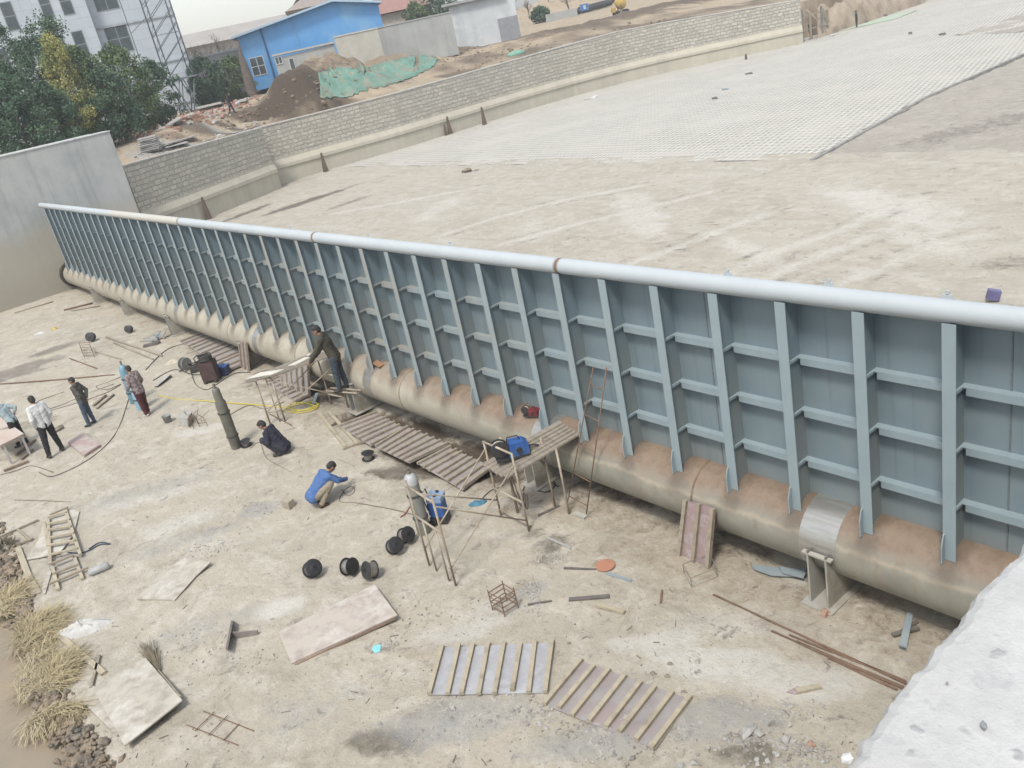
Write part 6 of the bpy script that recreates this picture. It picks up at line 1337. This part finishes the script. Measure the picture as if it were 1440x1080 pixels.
# ================================================================ trees
def leafmat(name,c1,c2,c3):
    b=NB(name); g=b.new('ShaderNodeNewGeometry'); c=b.mix(g.outputs['Random Per Island'],c1,c2); c=b.mix(b.ramp(b.noise(.9,4,.6),.45,.65),c,c3); m=b.done(c,.75)
    return m
BARK=M('brown bark',(.13,.10,.08),(.2,.16,.13),6.,.9,bump=.6)
def tree(name,lab,cat,base,h,r,mat,shape='cone',n=4200,leaf=.20,group='evergreen trees on the bank',low=.08):
    n=int(n*2.1); leaf*=.72
    t=thing(name,lab,cat,base,random.random()*6,group)
    mb=MB(); mb.tube([(0,0,-.3),(.03,0,h*.3),(0,.04,h*.62),(0,0,h*.92)],[.13*h/6,.10*h/6,.06*h/6,.01],7)
    for i in range(14):
        z=h*random.uniform(.15,.8); a=random.random()*6.3; L=r*.75*(1-z/h*.6); mb.tube([(0,0,z),(L*.5*math.cos(a),L*.5*math.sin(a),z+L*.2),(L*math.cos(a),L*math.sin(a),z+L*.3)],[.035,.022,.008],4,False)
    mb.build('trunk',BARK,t)
    mb=MB(); cl=[]
    nc=int(46+r*16)
    for _ in range(nc):
        f=random.random()**.9; z=h*(low+(1-low)*f)
        if shape=='cone': rad=r*(1-f)**.75*(.75+.35*random.random())+.12
        elif shape=='round': rad=r*math.sqrt(max(.03,1-(2*f-.9)**2))*(.72+.35*random.random())
        else: rad=r*(.55+.45*math.sin(math.pi*min(1,f*1.1)))*(.7+.4*random.random())
        a=random.random()*6.283; k=rad*random.random()**.35; cl.append((V((k*math.cos(a),k*math.sin(a),z)),random.uniform(.28,.6)*r*.55))
    for _ in range(n):
        c,cr=random.choice(cl); d=V((random.gauss(0,1),random.gauss(0,1),random.gauss(0,1))).normalized(); p=c+d*cr*random.random()**.4*V((1,1,.8)).length/1.6
        u=V((random.gauss(0,1),random.gauss(0,1),random.gauss(.25,1))).normalized(); w=u.cross(V((random.gauss(0,1),random.gauss(0,1),random.gauss(0,1)))).normalized(); L=leaf*random.uniform(.6,1.3); mb.add([p-w*L*.32,p+u*L*.5,p+w*L*.32,p-u*L*.5],[(0,1,2,3)])
    mb.build('crown',mat,t); return t
LG1=leafmat('dark evergreen leaves',(.055,.115,.062),(.095,.165,.08),(.04,.08,.052)); LG2=leafmat('mid green leaves',(.10,.16,.065),(.165,.22,.085),(.075,.125,.06)); LG3=leafmat('golden leaves',(.46,.40,.12),(.32,.34,.12),(.19,.25,.09)); LG4=leafmat('blue green leaves',(.06,.12,.07),(.095,.165,.09),(.045,.095,.06))
def tr(px,D,toppx,r,mat,lab,name='conifer',shape='cone',**k):
    b_=onT(px,D); h=hof(b_,*toppx); return tree(name,lab,'tree',b_,max(1.2,h),r,mat,shape,**k)
tr((105,185),62,(70,28),2.4,LG1,'tall broad dark evergreen rising behind the golden one',shape='column',n=7000)
tr((45,190),66,(12,32),1.7,LG1,'dark evergreen at the left picture edge',shape='column',n=5000)
tr((115,175),58.5,(58,55),1.75,LG3,'golden yellow-green conifer among the dark evergreens',n=7500,leaf=.17,low=.12)
tr((140,178),60,(105,70),1.7,LG2,'mid green bushy tree right below the golden conifer',shape='round',n=4500)
tr((190,165),62,(172,68),2.1,LG2,'loose olive green tree in front of the tiled facade',shape='round',n=5200,leaf=.22)
tr((165,178),59,(145,100),1.7,LG4,'dark rounded shrub tree left of the olive green one',shape='round',n=4200)
tr((228,155),65,(210,85),1.6,LG4,'blue-green tree beside the lattice tower foot',shape='round',n=3800)
tr((85,195),56,(62,120),1.7,LG1,'dark evergreen low in front of the golden conifer',shape='round',n=4500)
tr((40,205),56,(18,110),2.0,LG4,'blue-green bushy mass at the lower left of the trees',shape='round',n=5000)
tr((10,215),57,(-15,60),2.2,LG1,'dark evergreen cut by the left picture edge',shape='column',n=4500)
tr((295,135),78,(284,80),1.7,LG4,'round dark green bush tree right of the lattice tower',shape='round',n=3800,leaf=.24)
tr((335,122),80,(325,82),1.5,LG2,'yellowish green bush tree left of the dead trunk',shape='round',n=3000,leaf=.24)
tr((620,25),110,(612,-20),3.,LG4,'dark green tree behind the boundary wall',shape='round',n=3000,leaf=.4)
tr((585,20),108,(583,5),2.0,LG2,'low green bush above the boundary wall',shape='round',n=2000,leaf=.35)
tr((760,28),118,(755,12),1.4,LG1,'dark bush beside the small retaining wall near the sandy road',shape='round',n=1500,leaf=.35)
for i in range(7):      # small weeds along the back of the pier
    x=20+i*22; p=T(x,205-x*.12)
# bare trees
def bare(lab,base,h,group='bare winter trees'):
    t=thing('bare_tree',lab,'bare tree',base,0,group); mb=MB(); tw=MB()
    def br(p,d,L,r,lv):
        q=p+d*L; (mb if lv<2 else tw).tube([p,p.lerp(q,.5)+V((random.gauss(0,.04),random.gauss(0,.04),0))*L,q],[r,r*.8,r*.55],4,False)
        if lv<4:
            for _ in range(4 if lv else 6):
                nd=(d+V((random.gauss(0,.55),random.gauss(0,.55),random.gauss(.15,.3)))).normalized(); s=random.uniform(.45,1.); br(p.lerp(q,s),nd,L*random.uniform(.5,.72),r*.5,lv+1)
    br(V((0,0,-.2)),V((0,0,1)),h*.42,h*.022,0); mb.build('trunk',BARK,t); tw.build('twigs',M('grey twigs',(.15,.125,.11),(.20,.175,.15),4.),t)
bl_=['tallest bare tree left of the blue shed','bare tree beside the white coping of the low wall','bare tree behind the round bush tree','bare tree nearest the shed corner','thin bare tree in front of the far shed','bare tree over the lattice tower base','thin bare tree near the picture top beside the white building','second bare tree behind the white building','bare tree behind the sandy road','bare pole tree by the blue sign','thin bare tree at the far right of the grove']
for i,(px,D,tp) in enumerate([((312,90),110,(300,33)),((290,90),104,(278,45)),((277,100),120,(266,45)),((330,85),108,(320,40)),((345,80),120,(338,38)),((270,110),130,(262,50)),((745,30),125,(740,-12)),((725,35),120,(718,-15)),((775,25),128,(768,-14)),((800,18),124,(797,-30)),((835,12),140,(830,-20))]):
    b_=onT(px,D); bare(bl_[i],b_,max(2.5,hof(b_,*tp)))
# ================================================================ far clutter on the sandy road
f=Frame((795,25),116); u0,z0=f.uz(767,22); u1,_=f.uz(812,18); t=thing('retaining_wall','small grey retaining wall beside the sandy road','wall',f.w(0,0,5)); mb=MB(); f.box(mb,u0,u1,0,.4,3.8,z0+.1); mb.build('wall',MGW,t,world=True)
p=onT((822,14),118); t=thing('blue_sign','small blue board with a white mark beside the black pipes','sign',p,R(60)); MB().box((0,0,.75),(1.1,.05,.75)).build('board',M('sign blue',(.08,.22,.48)),t); MB().box((.05,-.031,.75),(.28,.012,.42)).build('mark',M('sign white',(.7,.7,.7)),t)
for s in (-.4,.4): 
    mb=MB(); mb.tube([(s,.04,-.2),(s,.04,.75)],.03,6); mb.build('post',STD,t)
for i,(a_,b_,lab) in enumerate([((806,22),(868,6),'front black pipe lying across the sandy road end'),((815,17),(872,2),'rear black pipe lying behind the front one')]):
    p=T(*a_); q=T(*b_); d=(q-p).normalized(); q=p+d*min(9,(q-p).length); q.z=tz(q.x,q.y)+.3; p.z+=.3; mb=MB(); mb.tube([p,p.lerp(q,.5),q],.33,14); one('black_pipe',mb,M('black pipe',(.03,.032,.035),(.06,.06,.06)),lab,'pipe','black pipes by the sandy road',smooth=False)
p=onT((874,24),100); t=thing('concrete_mixer','small yellow concrete mixer with a tilted drum on the sandy road','concrete mixer',p,R(60)); YEL=M('worn yellow paint',(.50,.36,.08),(.42,.30,.10),4.)
ro=Matrix.Rotation(R(-50),3,'Y'); mb=MB(); mb.lathe([(.2,-.55),(.5,-.4),(.6,-.05),(.58,.15),(.33,.6),(.3,.62),(.001,.55)],18,(.1,0,1.15),ro); autosmooth(mb.build('drum',YEL,t),40)
mb=MB(); mb.bar((-.7,-.4,.35),(.7,-.4,.35),.1); mb.bar((-.7,.4,.35),(.7,.4,.35),.1); mb.bar((-.2,-.4,.35),(.0,-.55,1.15),.08); mb.bar((-.2,.4,.35),(.0,.55,1.15),.08); mb.build('frame',STD,t)
for x in (-.5,.5):
    for s in (-1,1): mb=MB(); mb.lathe([(.08,-.06),(.27,-.06),(.27,.06),(.08,.06)],16,(x,s*.52,.27),Matrix.Rotation(R(90),3,'X')); mb.build('wheel',MDK,t)
MB().box((-.75,0,.62),(.4,.5,.45)).build('motor_box',YEL,t)
# cofferdam works at the far end of the river wall
p0_=B(1130,58); t=thing('shuttering','pale upright shuttering boards with props at the far end of the river wall','shuttering',p0_,0)
for i,(x,y,tx,ty) in enumerate([(1130,60,1127,14),(1141,57,1139,20),(1157,53,1155,8),(1165,50,1162,14)]):
    a=B(x,y); h=hof(a,tx,ty); mb=MB(); mb.bar(a-V((0,0,.2)),a+V((0,0,h)),.28,.08); mb.build('post',WB if i%2 else M('grey post',(.25,.25,.24)),t,world=True)
for a_,b_,h in (((1128,60),(1166,50),1.0),((1128,60),(1166,50),2.2)): mb=MB(); mb.bar(B(*a_)+V((0,0,h)),B(*b_)+V((0,0,h)),.1,.12); mb.build('waler',WB,t,world=True)
for a_,b_ in (((1143,30),(1164,44)),((1150,52),(1140,25))):
    mb=MB(); q=B(1150,52); mb.bar(q+V((-1,0,2.5)),q+V((1,.6,.2)),.1,.1); mb.build('prop',WP,t,world=True); break
a,b_,c=B(1150,56),B(1275,14),B(1330,-2)
mb=MB(); 
vs=[];n=40
for i in range(n+1):
    q=a.lerp(b_,i/n*1.25); o_=V((-.5,.86,0)); hh=2.4*(1+.25*noise.noise(V((i*.35,0,0))))
    for j,(dd,z) in enumerate(((0,-.2),(.6,.25*hh),(1.3,.55*hh),(2.4,.9*hh),(4.5,hh),(9,hh*.95))): w=q+o_*(dd+.3*noise.noise(V((i*.5,j,3))))+V((0,0,z)); vs.append(w)
mb.add(vs,[(i*6+j,(i+1)*6+j,(i+1)*6+j+1,i*6+j+1) for i in range(n) for j in range(5)])
o=mb.build('earth_bank',M('brown earth',(.33,.26,.19),(.42,.35,.27),.9,bump=.8,c3=(.22,.17,.13),s3=.5),smooth=True); o['kind']='structure'
for (x,y,w,h,m,lab) in [(1170,52,.5,.14,M('white scrap',(.7,.7,.68)),'white scrap on the paving by the shuttering'),(1218,33,.4,.2,STD,'dark lump on the paving right of the far standing man'),(1245,24,.4,.2,STD,'second dark lump along the far edge of the paving'),(1053,106,.6,.12,M('grey scrap',(.2,.19,.18)),'small dark sheet lying alone on the middle of the paving'),(1005,141,.4,.12,STD,'dark pebble heap on the near half of the paving'),(1020,128,.5,.1,STB,'thin scrap near the seam of the paving'),(830,140,1.2,.08,M('white scrap',(.7,.7,.68)),'white mortar streak at the foot of the river wall'),(1325,51,.5,.15,STD,'dark lump beside the soil patch on the paving'),(1280,50,.3,.2,STD,'clod on the upper seam of the paving')]:
    p=B(x,y); mb=MB(); mb.box(p+V((0,0,h/2+.09)),(w*.8,w*.35,h*.7),Matrix.Rotation(R(50),3,'Z')); mb.rock(p+V((w*.4,0,.12)),w*.3,flat=.5); one('scrap',mb,m,lab,'scrap')
p=B(1240,31); mb=MB(); mb.prism([B(1170,48)+V((0,0,.1)),B(1260,28)+V((0,0,.1)),B(1290,16)+V((0,0,.1)),B(1265,20)+V((0,0,.1))],(0,0,.03)); one('dust_net',mb,M('pale green net',(.40,.50,.38),(.46,.52,.42),1.),'pale green net laid along the far edge of the paving','net')
p=B(657,243); mb=MB(); mb.rock(p+V((0,0,.12)),.34,flat=.6); mb.rock(p+V((.5,.3,.06)),.2,flat=.5); one('mud_lump',mb,MMUD,'dark mud lump alone on the bed near the paving edge','mud')
p=py_(1394,425,TC.y+.9); g_=V((p.x,p.y,BED)); mb=MB(); pp=B(1397,424); mb.box(pp+V((0,0,.15)),(.24,.16,.2),Matrix.Rotation(R(30),3,'Z')@Matrix.Rotation(R(14),3,'Y')); one('purple_box',mb,M('purple sheet',(.13,.12,.26),(.18,.17,.30),4.),'purple-grey box lying on the bed just beyond the tube','box')
# far people
d2=dict(detail=.4)
pp=T(327,160); person('man in dark clothes walking on the brick heap carrying something white',pp,R(60),hof(pp,320,130)*1.0,stand(12,feet=((.22,.08),(-.2,-.08)),elL=(.05,.24,1.12),wrL=(.22,.24,.98),look=(1,0,-.3)),cloth('black jacket',(.03,.03,.032)),cloth('dark jeans',(.05,.06,.08)),detail=.4)
mb=MB(); q=pp+V((.35,.45,.55)); mb.rock(q,.24,flat=.8); one('white_bag',mb,M('white bag',(.72,.72,.72)),'white bag held low by the man walking on the brick heap','bag')
pp=B(1205,40); pp.z+=.08; person('man in dark green clothes standing alone on the far edge of the paving',pp,R(200),hof(pp,1203,15),stand(2),cloth('dark green',(.045,.055,.045)),cloth('dark green trousers',(.035,.04,.035)),detail=.4)
pp=B(1141,56); pp.z+=.08; person('man in dark clothes standing among the shuttering props',pp,R(160),1.5,stand(8),cloth('dark teal',(.04,.055,.06)),cloth('dark teal trousers',(.03,.035,.04)),detail=.4)
pp=B(1277,12); pp.z+=.08; person('man in brown clothes near the top picture edge by the earth bank',pp,R(180),1.5,stand(3),cloth('dark brown',(.055,.045,.04)),cloth('dark brown trousers',(.045,.035,.035)),detail=.4)
# ================================================================ light
SUN_EL,SUN_AZ=R(58),R(302)      # azimuth of the direction towards the sun, measured like the bearings above
sd=V((math.cos(SUN_EL)*math.cos(SUN_AZ),math.cos(SUN_EL)*math.sin(SUN_AZ),math.sin(SUN_EL)))
sl=bpy.data.lights.new('sun','SUN'); so=bpy.data.objects.new('sun',sl); COL.objects.link(so); so.rotation_euler=(-sd).to_track_quat('-Z','Y').to_euler(); so.location=(20,-20,40); sl.energy=1.9; sl.angle=R(11); sl.color=(1,.95,.87)
w=bpy.data.worlds.new('World'); S.world=w; w.use_nodes=True; wn=w.node_tree.nodes; wl=w.node_tree.links
sky=wn.new('ShaderNodeTexSky'); sky.sky_type='NISHITA'; sky.sun_disc=False; sky.sun_elevation=SUN_EL; sky.sun_rotation=math.pi/2-SUN_AZ; sky.air_density=1.5; sky.dust_density=2.; sky.ozone_density=1.
hs=wn.new('ShaderNodeHueSaturation'); hs.inputs['Saturation'].default_value=.38; wl.new(sky.outputs[0],hs.inputs['Color']); wl.new(hs.outputs[0],wn['Background'].inputs[0]); wn['Background'].inputs[1].default_value=.15
S.view_settings.view_transform='Standard'; S.view_settings.look='None'; S.view_settings.gamma=1; S.view_settings.exposure=.68

hz=MB(); hz.box((-40,50,14.5),(560,560,36.0)); ho=hz.build('haze',bpy.data.materials.new('haze air')); ho['kind']='stuff'; ho['label']='thin pale air over the whole site'
hm=ho.data.materials[0]; hm.use_nodes=True; hn=hm.node_tree.nodes; hn.clear(); out=hn.new('ShaderNodeOutputMaterial'); pv_=hn.new('ShaderNodeVolumePrincipled'); pv_.inputs['Density'].default_value=.0012; pv_.inputs['Color'].default_value=(.93,.96,1,1); pv_.inputs['Anisotropy'].default_value=.2
hm.node_tree.links.new(pv_.outputs[0],out.inputs['Volume'])

for m_ in bpy.data.materials:       # overall albedo trim
    if not m_.node_tree: continue
    b_=m_.node_tree.nodes.get('Principled BSDF')
    if not b_ or m_.get('trim'): continue
    m_['trim']=1; i_=b_.inputs['Base Color']
    if i_.is_linked:
        h_=m_.node_tree.nodes.new('ShaderNodeMix'); h_.data_type='RGBA'; h_.blend_type='MULTIPLY'; h_.inputs[0].default_value=1; h_.inputs[7].default_value=(.80,.80,.80,1); m_.node_tree.links.new(i_.links[0].from_socket,h_.inputs[6]); m_.node_tree.links.new(h_.outputs[2],i_)
    else: c_=i_.default_value; i_.default_value=(c_[0]*.8,c_[1]*.8,c_[2]*.8,1)
